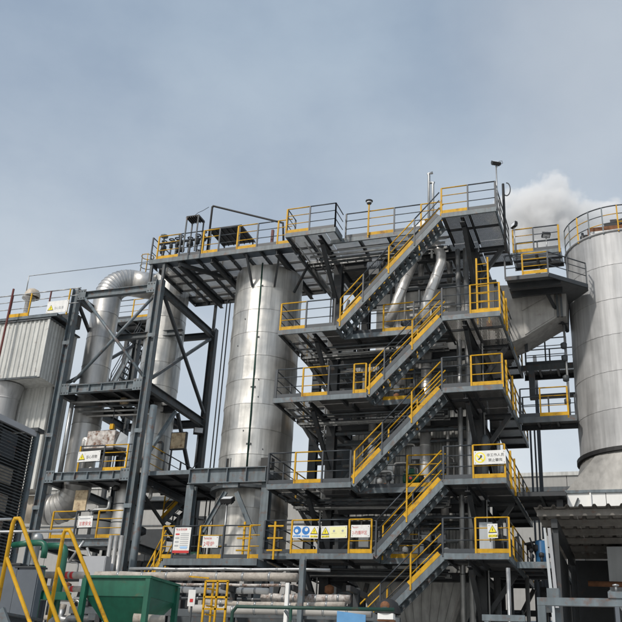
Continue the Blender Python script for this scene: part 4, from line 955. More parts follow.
# square tube frame in front of it
t = thing('tube_frame', 'grey square tube frame with a screw jack in front of the shed', 'frame', (-.4, 12, 0))
a = AY(537, 600.5, 12); b = AY(640, 604, 12)
MB().box(a.x, b.x+1.2, 12, 12.09, a.z-.055, a.z+.04).build('top_beam', 'grey_paint', t)
MB().box(a.x, a.x+.1, 12.001, 12.088, 0, a.z-.057).build('post', 'grey_paint', t)
MB().box(a.x+.19, a.x+.26, 12.25, 12.32, 0, a.z-.057).build('post', 'grey_paint', t)
MB().box(a.x+.02, a.x+.10, 12.09, 12.9, a.z-.05, a.z+.035).build('side_beam', 'grey_paint', t)
MB().box(a.x+.12, a.x+.27, 12.05, 12.3, a.z+.042, a.z+.16).build('block', 'grey_paint', t)
p = AY(618, 594, 12)
MB().box(p.x-.12, p.x+.08, 11.98, 12.12, a.z+.042, a.z+.12).build('jack_base', 'grey_paint', t)
MB().tube([(p.x-.02, 12.05, a.z+.12), (p.x-.02, 12.05, a.z+.21)], .015, 7).build('jack_screw', 'galvanised', t, True)
MB().lathe((p.x-.02, 12.05, a.z+.19), [(.005,0),(.04,.005),(.04,.02),(.005,.03)], 8).build('jack_head', 'galvanised', t, True)
MB().box(p.x-.05, p.x, 12.0, 12.08, 0, a.z-.057).build('post', 'slate_paint', t)

# ------------------------------------------------------------------ long pale hall in the background
Hh = thing('distant_hall', 'long pale industrial hall beyond the plant', 'building', (-20, 66, 0))
zh = 16.6
for i in range(24):
    x = -64+i*4.0; MB().box(x+.02, x+3.98, 60, 60.08, .2, zh).build('wall_panel', 'far_wall', Hh)
MB().box(-64, 32, 60.09, 74, 0, zh-.15).build('body', 'far_wall', Hh)
MB().box(-64.2, 32.2, 59.9, 74.2, zh+.002, zh+.25).build('parapet', 'white_sheet', Hh)
MB().box(-64, 32, 59.85, 59.995, zh-1.05, zh-.75).build('gutter', 'mid_paint', Hh)
MB().box(-64, 32, 59.93, 59.995, zh-3.0, zh-2.92).build('joint_strip', 'mid_paint', Hh)

# ------------------------------------------------------------------ low platform in front of the tower, with notices
LP = thing('notice_platform', 'low platform with notice boards and yellow rails in front of the tower', 'platform', (-13.8, 28, 5.9))
lz = 6.02; la, lb2 = xf(163, lz, 27.6), xf(257, lz, 27.6)
deck(LP, la, lb2, 27.6, 29.4, lz, 'floor_plate', 1.0, .9, 'flr', eh=.22)
xs_ = [xf(p, lz, 27.63) for p in (160, 171.5, 197.5, 221.5, 248, 258)]
for a, b, c, pc in zip(xs_, xs_[1:], 'ydydy', 'ydydy'):
    rail_bay(LP, (a, 27.63, lz), (b, 27.63, lz), c, pc='y' if a == xs_[2] else pc)
for px in (242, 273):
    x = xf(px, lz, 27.8); rs2 = MB().bar((x, 27.8, lz), (x, 27.8, lz+1.25), .06, .06).build('post', 'yellow_paint', LP)
    for zz in (.3, .7, 1.1): MB().bar((x-.25, 27.8, lz+zz), (x+.3, 27.8, lz+zz), .05, .05).build('stub_rail', 'yellow_paint', rs2)
for x in (la+.4, -12.4): MB().bar((x, 28.4, 0), (x, 28.4, lz-.2), .18, .18).build('leg', 'dark_paint', LP)
sx = la-.02
stair('short yellow railed stair down from the notice platform', xf(141, 4.6, 27.7), 4.55, sx, lz, 27.65, 28.5, 'yy', [.02, .5, .98])
FPd = thing('landing', 'low dark landing at the foot of the notice platform stair', 'platform', (xf(141, 4.6, 27.7)-.6, 28, 4.3))
deck(FPd, xf(141, 4.6, 27.7)-1.3, xf(141, 4.6, 27.7)-.02, 27.6, 28.6, 4.55, 'floor_plate', 1.2, 1.0, 'fblr', em='mid_paint')
for i in (0.1, 1.1): MB().bar((xf(141, 4.6, 27.7)-i-.1, 28.1, 0), (xf(141, 4.6, 27.7)-i-.1, 28.1, 4.38), .14, .14).build('leg', 'dark_paint', FPd)
# rear stair and clutter between the frame and the tower
a = AY(165, 522, 33.5); b = AY(199, 487, 33.5)
stair('yellow railed stair half hidden behind the frame column', a.x, a.z, b.x, b.z, 33.2, 34.1, 'yd', [.02, .5, .98], rise=.24)
rk = thing('pump_skid', 'dark pump skid with pipes below the side walkway', 'pump', (-16.6, 31.5, 6.2))
deck(rk, -17.4, -15.4, 30, 33.9, 6.2, 'floor_plate', 1.0, 1.2, 'flrb')
for x in (-17.2, -15.6):
    for y in (30.2, 33.6): MB().bar((x, y, 0), (x, y, 6.02), .16, .16).build('leg', 'dark_paint', rk)
for i in range(9):
    x = random.uniform(-17.2, -15.7); y = random.uniform(30.4, 32.6); h = random.uniform(.5, 2.4); m_ = ['dark_paint', 'mid_paint', 'galvanised'][i % 3]
    MB().tube([(x, y, 6.2), (x, y, 6.2+h), (x+random.uniform(-.5, .5), y, 6.25+h)], random.uniform(.04, .1), 8).build('pipe', m_, rk, True)
for i in range(3): MB().tube([(-17.1+i*.6, 30.6, 6.55), (-16.7+i*.6, 30.6, 6.55)], .2, 12).build('pump_body', ['dark_paint', 'mid_paint', 'dark_green'][i], rk, True)
# dark tanks and ducting in the undercroft
for i, (x, y, z, l, r_) in enumerate(((-11.4, 31.6, 4.9, 1.7, .38), (-11.2, 32.4, 3.7, 2.2, .45), (-4.6, 32.2, 4.6, 1.4, .4))):
    t = thing('undercroft_drum', ['dark horizontal drum high under the left boiler column', 'larger dark horizontal drum low under the left boiler column', 'dark horizontal drum under the right boiler column'][i], 'drum', (x, y, z-r_), 'drums under the boiler')
    MB().tube([(x-l/2, y, z), (x+l/2, y, z)], r_, 18).build('shell', 'mid_paint', t, True)
    for s in (-.35, .35): MB().box(x+s*l-.06, x+s*l+.06, y-.25, y+.25, 0, z-r_*.8).build('saddle', 'dark_paint', t)
    for s in (-.5, .5): MB().tube([(x+s*l-.03, y, z), (x+s*l+.03, y, z)], r_*1.1, 18).build('flange', 'dark_paint', t, True)
# ------------------------------------------------------------------ pipe rack along the bottom
PR = thing('pipe_rack', 'low steel rack carrying the cream lagged pipes', 'pipe rack', (-11.5, 24.4, 0))
for px in (100, 165, 232, 300, 356):
    x = xf(px, 4, 24.5); MB().ibeam((x, 24.5, 0), (x, 24.5, 5.6 if px == 300 else 4.72), .16, .16, .016, up=(0,1,0)).build('post', 'dark_paint' if px != 300 else 'grey_paint', PR)
    MB().bar((x, 23.7, 4.62), (x, 25.4, 4.62), .12, .14).build('cross_beam', 'dark_paint', PR)
    MB().bar((x, 23.7, 4.08), (x, 25.4, 4.08), .12, .12).build('cross_beam', 'dark_paint', PR)
x0, x1 = xf(90, 3.9, 24.9), xf(400, 3.9, 24.9)
MB().box(x0, x1, 24.85, 25.0, 3.72, 4.0).build('stringer', 'mid_paint', PR)
MB().box(x0, x1, 23.75, 23.85, 3.8, 4.0).build('stringer', 'mid_paint', PR)
def lag(label, a, b, Y, r_, m='old_wrap', caps=True, sag=.0):
    A_, B_ = AY(*a, Y), AY(*b, Y); z = (A_.z+B_.z)/2
    pts = [Vector((A_.x+(B_.x-A_.x)*i/8, Y, z+.01*math.sin(i*2.1)-sag*math.sin(math.pi*i/8))) for i in range(9)]
    o = MB().tube(pts, [r_*(1+.04*math.sin(i*1.7)) for i in range(9)], 12).build('lagged_pipe', m, None, True); tag(o, label, 'pipe', 'lagged pipes on the rack')
    for i in range(1, 8): MB().tube([pts[i]-Vector((.03,0,0)), pts[i]+Vector((.03,0,0))], r_*1.07, 12).build('band', 'galvanised' if m != 'rust' else 'rust', o, True)
    return o
lag('thick cream lagged pipe running along the top of the rack', (96, 574), (297, 579), 24.2, .125)
lag('slim grey pipe running just above the thick cream one on the rack', (130, 567), (330, 572), 25.1, .05, 'galvanised')
lag('slim rust stained pipe between the cream pipes on the rack', (150, 583), (300, 587), 24.9, .045, 'blotched_wrap')
lag('slim dark pipe at half height on the rack', (120, 596), (340, 602), 25.2, .05, 'mid_paint')
lag('thinner white lagged pipe just below the thick cream one', (172, 589), (268, 592), 24.6, .09, 'white_paint')
lag('brown stained pipe with a cut end low on the rack', (262, 596), (350, 601), 25.0, .12, 'blotched_wrap')
lag('cream lagged pipe sagging low on the rack near the blue board', (205, 601), (345, 606), 24.1, .085, 'old_wrap', sag=.05)
lag('long pale concrete coloured pipe lowest on the rack', (190, 609), (372, 613), 23.8, .12, 'concrete')
for i, (px, a, b) in enumerate(((303, 560, 606), (288, 583, 606))):
    A_ = AY(px, a, 23.6); tag(MB().bar((A_.x, 23.6, 0), (A_.x, 23.6, A_.z), .13 if i == 0 else .1, .13 if i == 0 else .1).build('support_post', 'grey_paint' if i == 0 else 'white_paint'), ['blue grey post standing before the pipe rack under the safety signs', 'short white post in front of the brown stained pipe'][i], 'post')
# stub pipes with red and white bands
for i, (y, r_) in enumerate(((573.5, .085), (587, .07))):
    a, b = AY(43, y+1.5, 19), AY(88, y+3, 19)
    o = tag(MB().tube([(a.x, 19, a.z), (b.x, 19, a.z)], r_, 12).build('banded_pipe', 'old_wrap', None, True), ['upper grey stub pipe with a red band behind the yellow handrails', 'lower grey stub pipe with a red band behind the yellow handrails'][i], 'pipe', 'banded stub pipes')
    for f_ in (.55, .66): x = a.x+(b.x-a.x)*f_; MB().tube([(x-.04, 19, a.z), (x+.04, 19, a.z)], r_*1.03, 12).build('red_band', 'sign_red', o, True)
    MB().tube([(a.x+.1, 19, a.z), (a.x+.1, 19, 0)], .05, 8).build('leg', 'dark_paint', o, True)
# small yellow gantry
yg = thing('yellow_gantry', 'small yellow step gantry in front of the pipe rack', 'gantry', (xf(217, 4, 22.5), 22.5, 0))
zt = AY(215, 581, 22.5).z; zm = AY(215, 609, 22.5).z
for px, py in ((206, 22.5), (213.5, 22.9), (218, 22.5), (228, 22.5)):
    x = xf(px, zt, py); MB().bar((x, py, 0), (x, py, zt), .05, .05).build('post', 'yellow_paint', yg)
for z in (zt, zt-.42, zm): MB().bar((xf(206, zt, 22.5), 22.5, z), (xf(229, zt, 22.5), 22.5, z), .05, .05).build('rail', 'yellow_paint', yg)
MB().bar((xf(188, zt, 22.5), 22.55, zt+.12), (xf(208, zt, 22.5), 22.55, zt+.08), .04, .04).build('rail', 'yellow_paint', yg)
for k in range(4): MB().bar((xf(208, zt, 22.5), 22.52, zt-.2-k*.22), (xf(213, zt, 22.5), 22.88, zt-.2-k*.22), .04, .04).build('rung', 'yellow_paint', yg)
nb_ = thing('label_board', 'small white label board on a stake beside the green hopper', 'board', (xf(191.5, 3.5, 21), 21, 0))
p = AY(191.5, 598, 21); MB().box(p.x-.1, p.x+.1, 21, 21.02, p.z-.2, p.z+.2).build('board', 'sign_white', nb_); MB().bar((p.x, 21.05, 0), (p.x, 21.05, p.z), .04, .04).build('stake', 'mid_paint', nb_)
MB().box(p.x-.04, p.x+.05, 20.994, 20.998, p.z-.1, p.z-.02).build('print_mark', 'sign_red', nb_)
gr_ = thing('green_barrier', 'thin dark green pipe barrier before the pipe rack', 'barrier', (xf(262, 3, 16), 16, 0))
a = AY(233, 606.5, 16); b = AY(330, 613, 16)
MB().tube([(a.x, 16, 0), (a.x, 16, a.z-.1), (a.x+.08, 16, a.z), (b.x+1.2, 16, a.z)], .035, 8).build('rail', 'dark_green', gr_, True)
x = xf(291, a.z, 16); MB().tube([(x, 16, 0), (x, 16, a.z)], .03, 8).build('post', 'dark_green', gr_, True)
p = AY(287, 609, 16.4); MB().tube([(p.x, 16.3, a.z-.02), (p.x+.35, 16.3, a.z-.45), (p.x+.5, 16.3, 0)], .03, 8).build('stay', 'mid_paint', gr_, True)
bb = thing('blue_board', 'bright blue sheet top edge at the foot of the stairs', 'board', (xf(352, 3, 20), 20, 0))
a, b = AY(337.5, 611, 20), AY(366, 615, 20)
MB().poly([(a.x, 20, 0), (b.x, 20, 0), (b.x, 20, b.z), (a.x, 20, a.z)], .03).build('sheet', 'pale_blue_board', bb); MB().bar((a.x+.4, 20.06, 0), (a.x+.4, 20.06, a.z-.1), .06, .06).build('post', 'mid_paint', bb)
dm = thing('domed_lamp', 'black domed work lamp with a pale face at the foot of the stairs', 'lamp', (xf(386, 3, 18), 18, 0))
p = AY(386.5, 611, 18); rr = .215
vs = []; 
MB().lathe((p.x, 18.1, p.z), [(.26,-.05),(.255,.04),(.2,.17),(.1,.235),(.01,.25)], 22).build('hood', 'rubber', dm, True)
MB().tube([(p.x, 17.86, p.z+.08), (p.x, 17.95, p.z+.08)], .095, 16).build('knob', 'rust', dm, True)
MB().box(p.x-.15, p.x+.17, 17.88, 18.05, p.z-.17, p.z-.055).build('face', 'white_paint', dm)
MB().box(p.x-.16, p.x+.18, 17.9, 18.06, p.z-.2, p.z-.172).build('lip', 'rust', dm)
MB().tube([(p.x, 18.1, 0), (p.x, 18.1, p.z-.05)], .04, 8).build('pole', 'dark_paint', dm, True)

# ------------------------------------------------------------------ green hopper
GH = thing('green_hopper', 'dark green steel feed hopper with tapered sides', 'hopper', (-8.8, 14.5, 0))
hx0, hx1, hy0, hy1 = AY(87, 578, 14).x, AY(150, 580, 14).x, 14.0, 15.05; hz = 3.5
for (x0, x1, y0, y1) in ((hx0, hx1, hy0, hy0+.03), (hx1-.03, hx1, hy0+.032, hy1), (hx0, hx1-.032, hy1-.03, hy1), (hx0, hx0+.03, hy0+.032, hy1-.032)):
    MB().box(x0, x1, y0, y1, hz-.3, hz).build('side_plate', 'green_paint', GH)
for (x0, x1, y0, y1) in ((hx0-.04, hx1+.04, hy0-.04, hy0+.02), (hx1-.02, hx1+.04, hy0+.021, hy1+.02), (hx0-.04, hx1-.03, hy1-.02, hy1+.04)):
    MB().box(x0, x1, y0, y1, hz+.002, hz+.045).build('rim', 'green_paint', GH)
frustum(hx0+.01, hx1-.01, hy0+.01, hy1-.01, hz-.302, hx0+.45, hx1-.45, hy0+.4, hy1-.4, 2.55).build('taper', 'green_paint', GH)
for x in (hx0, hx1):
    for y in (hy0, hy1): MB().bar((x, y-.03, 0), (x, y-.03, hz-.01), .09, .09).build('leg', 'green_paint', GH)
MB().tube([((hx0+hx1)/2+.35, 14.1, 2.85), ((hx0+hx1)/2+.85, 14.3, 2.85)], .08, 12).build('outlet', 'old_wrap', GH, True)
MB().box(hx0+.5, hx1-.55, hy0+.385, hy0+.4, 2.75, 2.82).build('slide_plate', 'old_wrap', GH)

# ------------------------------------------------------------------ yellow handrailed ladder stair in the foreground
H0 = 3.7
a = AZ(16, 517, H0); b = AZ(66, 529, H0)
YS = thing('ladder_stair', 'steep grey stair with thick yellow handrails in the foreground', 'stairs', (a.x, (a.y+b.y)/2, 0))
sl = 1.47; pz_ = H0-1.08
for q in (a, b):
    top = Vector((q.x, q.y, H0)); end = Vector((q.x+H0/sl*.93, q.y, H0-H0*.93))
    pts = [Vector((q.x-.03, q.y, pz_-.2)), Vector((q.x-.03, q.y, H0-.09)), Vector((q.x-.01, q.y, H0-.02)), Vector((q.x+.06, q.y, H0-.02)), Vector((q.x+.11, q.y, H0-.08)), end]
    hr = MB().tube(pts, .028, 10).build('handrail', 'yellow_paint', YS, True)
    mz = H0-.52; MB().tube([(q.x-.03, q.y, mz), (q.x-.03+(mz-.1)/sl, q.y, .1)], .026, 9).build('mid_rail', 'yellow_paint', hr, True)
    MB().bar((q.x, q.y, pz_-.12), (q.x+pz_/sl, q.y, -.05), .05, .2).build('stringer', 'grey_paint', YS)
    MB().tube([(q.x-.06, q.y, H0-.03), (q.x-2.4, q.y, H0-.03)], .02, 7).build('platform_rail', 'galvanised', hr, True)
for i in range(11):
    z = pz_-.12-i*.225; x = a.x+(pz_-.12-z)/sl
    if z > 0: MB().box(x-.12, x+.12, a.y+.03, b.y-.03, z-.03, z).build('tread', 'mid_paint', YS)
FG = thing('foreground_platform', 'dark grey platform at the head of the yellow handrailed stair', 'platform', (a.x-1.2, a.y+.4, 0))
deck(FG, a.x-2.6, a.x-.06, a.y-.1, b.y+.1, pz_-.1, 'floor_plate', 1.2, .9, 'fblr', em='slate_paint', eh=.14)
for x in (a.x-2.4, a.x-.2):
    for y in (a.y, b.y): MB().bar((x, y, 0), (x, y, pz_-.25), .1, .1).build('leg', 'slate_paint', FG)
# slate cabinets behind it
for i, (p0, p1) in enumerate((((0, 565), (13, 602)), ((17, 568), (34, 602)))):
    A_ = AY(p0[0], p0[1], 12.6); B_ = AY(p1[0], p1[1], 12.6)
    t = thing('slate_cabinet', ['slate blue metal cabinet left of its twin behind the yellow handrails', 'slate blue metal cabinet between its twin and the green pipes'][i], 'cabinet', ((A_.x+B_.x)/2, 12.8, 0), 'slate cabinets')
    MB().box(A_.x, B_.x, 12.6, 12.74, .1, A_.z).build('body', 'slate_paint', t); MB().box(A_.x+.02, B_.x-.02, 12.585, 12.598, .3, A_.z-.03).build('door', 'slate_paint', t)
    MB().box(A_.x-.03, B_.x+.03, 12.57, 12.77, A_.z+.002, A_.z+.03).build('lid', 'dark_paint', t); MB().box(A_.x, B_.x, 12.62, 12.72, 0, .098).build('plinth', 'dark_paint', t)
# green pipework
gpw = thing('green_pipework', 'thick glossy green bent pipes behind the yellow handrails', 'pipes', (AY(50, 580, 13.4).x, 13.4, 0))
def gpx(px, py, Y=13.4): return AY(px, py, Y)
def bent(pts, r_, name, m, par):
    out_ = [pts[0]]
    for i in range(1, len(pts)-1):
        p_, c_, n_ = pts[i-1], pts[i], pts[i+1]; k = min(.14, (c_-p_).length*.45, (n_-c_).length*.45)
        u = c_+(p_-c_).normalized()*k; v = c_+(n_-c_).normalized()*k
        out_ += [u.lerp(c_, t_).lerp(c_.lerp(v, t_), t_) for t_ in (0, .25, .5, .75, 1)]
    out_.append(pts[-1]); return MB().tube(out_, r_, 12).build(name, m, par, True)
A_ = gpx(30, 543); B_ = gpx(46, 543); 
bent([Vector((A_.x, 13.4, A_.z)), Vector((B_.x, 13.4, A_.z)), Vector((B_.x, 13.4, A_.z-.26))], .055, 'bent_pipe', 'green_paint', gpw)
A2 = gpx(48, 546, 13.7); B2 = gpx(66, 546, 13.7)
bent([Vector((A2.x, 13.7, A2.z)), Vector((B2.x, 13.7, A2.z)), Vector((B2.x, 13.7, 0))], .06, 'bent_pipe', 'green_paint', gpw)
A3 = gpx(43, 566); MB().tube([(A3.x, 13.4, A3.z), (A3.x, 13.4, 0)], .055, 12).build('upright', 'green_paint', gpw, True)
A4 = gpx(35, 594); B4 = gpx(68, 594, 13.5); MB().box(A4.x, B4.x, 13.45, 13.6, A4.z-.08, A4.z+.05).build('cross_member', 'green_paint', gpw)
MB().tube([(A_.x, 13.4, A_.z), (A_.x-.5, 13.6, A_.z)], .055, 12).build('stub', 'green_paint', gpw, True)
cp_ = thing('domed_valve', 'grey dome topped valve beside the green pipes', 'valve', (gpx(36, 555).x, 13.8, 0))
p = AY(37.5, 540, 13.8)
MB().lathe((p.x, 13.8, p.z), [(.07,-.45),(.07,-.05),(.1,-.02),(.1,.05),(.07,.11),(.01,.13)], 16).build('body', 'galvanised', cp_, True); MB().tube([(p.x, 13.8, 0), (p.x, 13.8, p.z-.4)], .06, 10).build('pipe', 'dark_paint', cp_, True)
# clutter rows under the frame: dark equipment with grey panels
for i, (px0, px1, py0, py1, Y, m_, lb, ct) in enumerate(((83, 103, 556, 580, 27.0, 'sign_grey', 'pale grey switch box under the lower frame floor', 'switch box'), (106, 122, 553, 580, 27.6, 'duct_cladding', 'bundle of upright silver pipes under the lower frame floor', 'pipes'))):
    A_ = AY(px0, py0, Y); B_ = AY(px1, py1, Y)
    t = thing('under_frame_unit', lb, ct, ((A_.x+B_.x)/2, Y, 0))
    if i == 0:
        MB().box(A_.x, B_.x, Y, Y+.35, B_.z-.3, A_.z).build('body', m_, t); MB().box(A_.x+.03, B_.x-.03, Y-.015, Y-.002, B_.z-.25, A_.z-.04).build('door', m_, t)
        for x in (A_.x+.05, B_.x-.1): MB().box(x, x+.05, Y+.1, Y+.2, 0, B_.z-.302).build('leg', 'dark_paint', t)
    else:
        for k in range(3): MB().tube([(A_.x+.12+k*.22, Y, 0), (A_.x+.12+k*.22, Y, A_.z+.6)], .085, 10).build('pipe', m_, t, True)
for i, (e0, e1) in enumerate((((84, 541), (69, 562)), ((87, 548), (101, 583)))):
    tag(MB().tube([AY(*e0, 27.8), AY(*e1, 27.8)], .05, 8).build('stay_tube', 'galvanised', None, True), ['thin stay tube slanting left under the lower frame floor', 'thin stay tube slanting right under the lower frame floor'][i], 'tube', 'stay tubes')

# ------------------------------------------------------------------ dark louvred gallery at the left edge
LG = thing('louvred_gallery', 'dark slatted gallery box with a pale corner post at the left', 'gallery', (-15, 17, 0))
c0 = AY(37, 433, 18); X0 = c0.x; zt = c0.z; y0, y1 = 12.5, 18.0
MB().box(X0-.06, X0+.06, y1-.06, y1+.06, 0, zt).build('corner_post', 'grey_paint', LG)
MB().box(X0-.05, X0+.05, y0, y1-.062, zt-.12, zt+.02).build('top_rail', 'sign_grey', LG)
MB().box(X0-.12, X0+.12, y1-.14, y1+.14, zt+.003, zt+.10).build('corner_cap', 'dark_paint', LG)
for y in (y1-.35, 16.7, 15.3, 13.9): MB().box(X0-.11, X0-.05, y-.05, y+.05, 0, zt-.122).build('mullion', 'dark_paint', LG)
ns = 66
for i in range(ns):
    z = zt-.2-i*.075
    if z > 2.0: MB().bar((X0, y0, z), (X0, y1-.065, z), .045, .02, up=(.5,0,1)).build('slat', 'mid_paint', LG)
MB().box(X0-.17, X0-.15, 16.9, y1-.5, zt-.85, zt-.2).build('inner_panel', 'slate_paint', LG)
for k, z in enumerate((zt-1.25, zt-1.9, zt-2.5)): MB().box(X0-.18, X0-.14, 16.2, y1-.45, z-.2, z+.2).build('inner_panel', 'old_wrap', LG)
MB().box(X0-1.6, X0-1.55, y0, y1, 0, zt).build('dark_backing', 'dark_paint', LG)
MB().box(X0-1.54, X0-.12, y1-.05, y1-.02, 0, zt).build('dark_end_screen', 'dark_paint', LG)  # dark screen added at the far end to darken the slat gaps
MB().box(X0-1.55, X0-.05, y0, y1, zt+.022, zt+.06).build('roof', 'dark_paint', LG)
MB().bar((X0-.2, 17.7, zt-3.9), (X0-.2, 17.0, zt-2.1), .12, .12).build('stay', 'cabinet_grey', LG)
MB().bar((X0-.2, 17.2, zt-3.9), (X0-.2, 16.6, zt-2.2), .12, .12).build('stay', 'sign_grey', LG)

# ------------------------------------------------------------------ signs
def tri(par, cx, cz, s, y, outer='sign_black', inner='sign_yellow', mark=True):
    def t3(sz, yy, m, nm):
        return MB().poly([(cx-sz*.5, yy, cz-sz*.42), (cx+sz*.5, yy, cz-sz*.42), (cx, yy, cz+sz*.46)], -.002).build(nm, m, par)
    t3(s, y, outer, 'triangle_border'); t3(s*.78, y-.004, inner, 'triangle_field')
    if mark: MB().poly([(cx-s*.03, y-.008, cz-s*.2), (cx+s*.05, y-.008, cz-s*.2), (cx-s*.01, y-.008, cz-s*.04), (cx+s*.08, y-.008, cz-s*.02), (cx-s*.04, y-.008, cz+s*.22), (cx-.0, y-.008, cz+s*.02), (cx-s*.08, y-.008, cz+s*.0)], -.001).build('bolt_mark', 'sign_black', par)
def disc(par, cx, cz, r_, y, m, nm='disc', n=20):
    return MB().poly([(cx+r_*math.cos(2*math.pi*i/n), y, cz+r_*math.sin(2*math.pi*i/n)) for i in range(n)], -.002).build(nm, m, par)
def plate(label, p0, p1, Y, m='sign_white', tilt=0, frame=True):
    """p0 upper left, p1 lower right pixel on plane Y"""
    A_ = AY(*p0, Y); B_ = AY(*p1, Y)
    t = thing('sign', label, 'sign', ((A_.x+B_.x)/2, Y, B_.z))
    MB().box(A_.x, B_.x, Y, Y+.012, B_.z, A_.z).build('board', m, t)
    for sx_ in (A_.x+.05, B_.x-.05):
        for sz_ in (A_.z-.05, B_.z+.05): MB().box(sx_-.008, sx_+.008, Y-.008, Y+.05, sz_-.012, sz_+.012).build('wire_tie', 'dark_rail', t)
    t.rotation_euler = (0, R(random.uniform(-1.6, 1.6)), R(random.uniform(-1, 1)))
    return t, A_.x, B_.x, B_.z, A_.z
RT, UP = (1,0,0), (0,0,1)
ys = 27.93
t, xa, xb, za, zb = plate('white sign with a yellow ring emblem and two lines of black characters', (473.7, 451), (506, 463.5), ys)
h = zb-za; disc(t, xa+.2, (za+zb)/2, .175, ys-.004, 'sign_yellow', 'ring'); disc(t, xa+.2, (za+zb)/2, .135, ys-.008, 'sign_white', 'ring_field')
MB().poly([(xa+.09, ys-.012, za+h*.62), (xa+.12, ys-.012, za+h*.72), (xa+.31, ys-.012, za+h*.32), (xa+.28, ys-.012, za+h*.22)], -.001).build('slash', 'sign_yellow', t)
disc(t, xa+.235, za+h*.6, .035, ys-.014, 'sign_black', 'figure_head', 10)
MB().poly([(xa+.13, ys-.014, za+h*.35), (xa+.16, ys-.014, za+h*.33), (xa+.26, ys-.014, za+h*.5), (xa+.22, ys-.014, za+h*.55)], -.001).build('figure_body', 'sign_black', t)
glyphs('非工作人员', .112, 'sign_black', t, (xa+.41, ys-.004, za+h*.57), RT, UP); glyphs('禁止攀爬', .112, 'sign_black', t, (xa+.46, ys-.004, za+h*.2), RT, UP)
t, xa, xb, za, zb = plate('white sign with two blue round symbols and a yellow triangle', (293, 526), (318, 538.2), ys)
h = zb-za; W3 = (xb-xa)/3
for i in range(2):
    cx = xa+W3*(i+.52); disc(t, cx, za+h*.62, .135, ys-.004, 'sign_blue'); disc(t, cx-.02+.04*i, za+h*(.58+.12*i), .06, ys-.008, 'sign_white', 'pictogram', 10)
    MB().box(cx-.13, cx+.13, ys-.004, ys-.001, za+h*.08, za+h*.25).build('caption', 'sign_pale_blue', t)
cx = xa+W3*2.5; tri(t, cx, za+h*.62, .27, ys-.004); MB().box(cx-.13, cx+.13, ys-.004, ys-.001, za+h*.08, za+h*.25).build('caption', 'sign_yellow', t)
glyphs('必须戴帽', .062, 'sign_blue', t, (xa+.04, ys-.006, za+h*.1), RT, UP); glyphs('必须戴镜', .062, 'sign_blue', t, (xa+W3+.04, ys-.006, za+h*.1), RT, UP); glyphs('当心触电', .062, 'sign_black', t, (xa+W3*2+.04, ys-.006, za+h*.1), RT, UP)
t, xa, xb, za, zb = plate('pale sign with one bold yellow triangle and two faded ones', (321.5, 526), (347, 538.2), ys)
h = zb-za; W3 = (xb-xa)/3
MB().box(xa+W3, xb-.02, ys-.003, ys-.001, za+.02, zb-.03).build('faded_field', 'sign_pale_yellow', t)
tri(t, xa+W3*.5, za+h*.6, .28, ys-.006); MB().box(xa+.02, xa+W3-.02, ys-.004, ys-.001, za+h*.08, za+h*.25).build('caption', 'sign_yellow', t)
for i in (1, 2): tri(t, xa+W3*(i+.5), za+h*.6, .22, ys-.006, 'sign_pale_yellow', 'sign_pale_yellow', False); disc(t, xa+W3*(i+.5), za+h*.58, .04, ys-.012, 'sign_grey', 'pictogram', 8)
glyphs('当心烫伤', .062, 'sign_black', t, (xa+.04, ys-.006, za+h*.1), RT, UP)
t, xa, xb, za, zb = plate('white sign with large red characters beside the stair foot', (351.3, 525), (369.7, 537.2), ys)
h = zb-za; glyphs('2-内循环区', .135, 'sign_red', t, (xa+.04, ys-.004, za+h*.25), RT, UP, squash=.78); glyphs('安全生产', .05, 'sign_red', t, (xa+.05, ys-.004, za+h*.75), RT, UP)
t, xa, xb, za, zb = plate('small white sign with a yellow warning triangle and yellow caption', (487.5, 523.8), (498, 538), ys)
h = zb-za; cx = (xa+xb)/2; tri(t, cx, za+h*.62, .27, ys-.004); MB().box(xa+.02, xb-.02, ys-.004, ys-.001, za+h*.06, za+h*.24).build('caption', 'sign_yellow', t)
glyphs('当心机械', .07, 'sign_black', t, (xa+.03, ys-.006, za+h*.1), RT, UP)
yn = 27.55
t, xa, xb, za, zb = plate('tall white notice board with lines of text and a red foot', (175, 527.5), (188.5, 553), yn)
h = zb-za; MB().box(xa, xb, yn-.004, yn-.001, za, za+h*.1).build('red_foot', 'sign_red', t)
glyphs('安全告知牌', .085, 'sign_red', t, (xa+.05, yn-.004, za+h*.88), RT, UP)
for i in range(4):
    z = za+h*(.76-.15*i); MB().box(xa+.05, xa+.2, yn-.004, yn-.001, z-.05, z).build('text_block', 'sign_red' if i == 0 else 'sign_grey', t)
    for j in range(2): MB().box(xa+.25, xb-.06, yn-.004, yn-.001, z-.06*j-.02, z-.06*j).build('text_line', 'sign_grey', t)
MB().box(xa+.28, xb-.08, yn-.006, yn-.002, za+h*.17, za+h*.26).build('text_block', 'sign_pale_blue', t)
t, xa, xb, za, zb = plate('wide white sign with three red characters on the notice platform rail', (203, 536), (217.7, 547.7), yn)
h = zb-za; glyphs('2号炉', .17, 'sign_red', t, (xa+.05, yn-.004, za+h*.18), RT, UP, squash=.95); glyphs('危险区域', .07, 'sign_red', t, (xa+.06, yn-.004, za+h*.72), RT, UP)
yf2 = FY-.03
t, xa, xb, za, zb = plate('white warning sign with a yellow triangle under the hanging crate', (78.7, 451.5), (99.5, 461), yf2)
h = zb-za; tri(t, xa+.2, za+h*.48, .3, yf2-.004); glyphs('当心吊物', .15, 'sign_black', t, (xa+.38, yf2-.004, za+h*.3), RT, UP, squash=.85)
t, xa, xb, za, zb = plate('white warning sign with a yellow triangle on the roof walkway rail', (48, 301.8), (66.7, 311.5), 27.93)
h = zb-za; tri(t, xa+.2, za+h*.45, .3, 27.926); glyphs('当心坠落', .14, 'sign_grey', t, (xa+.37, 27.926, za+h*.3), RT, UP, squash=.85)
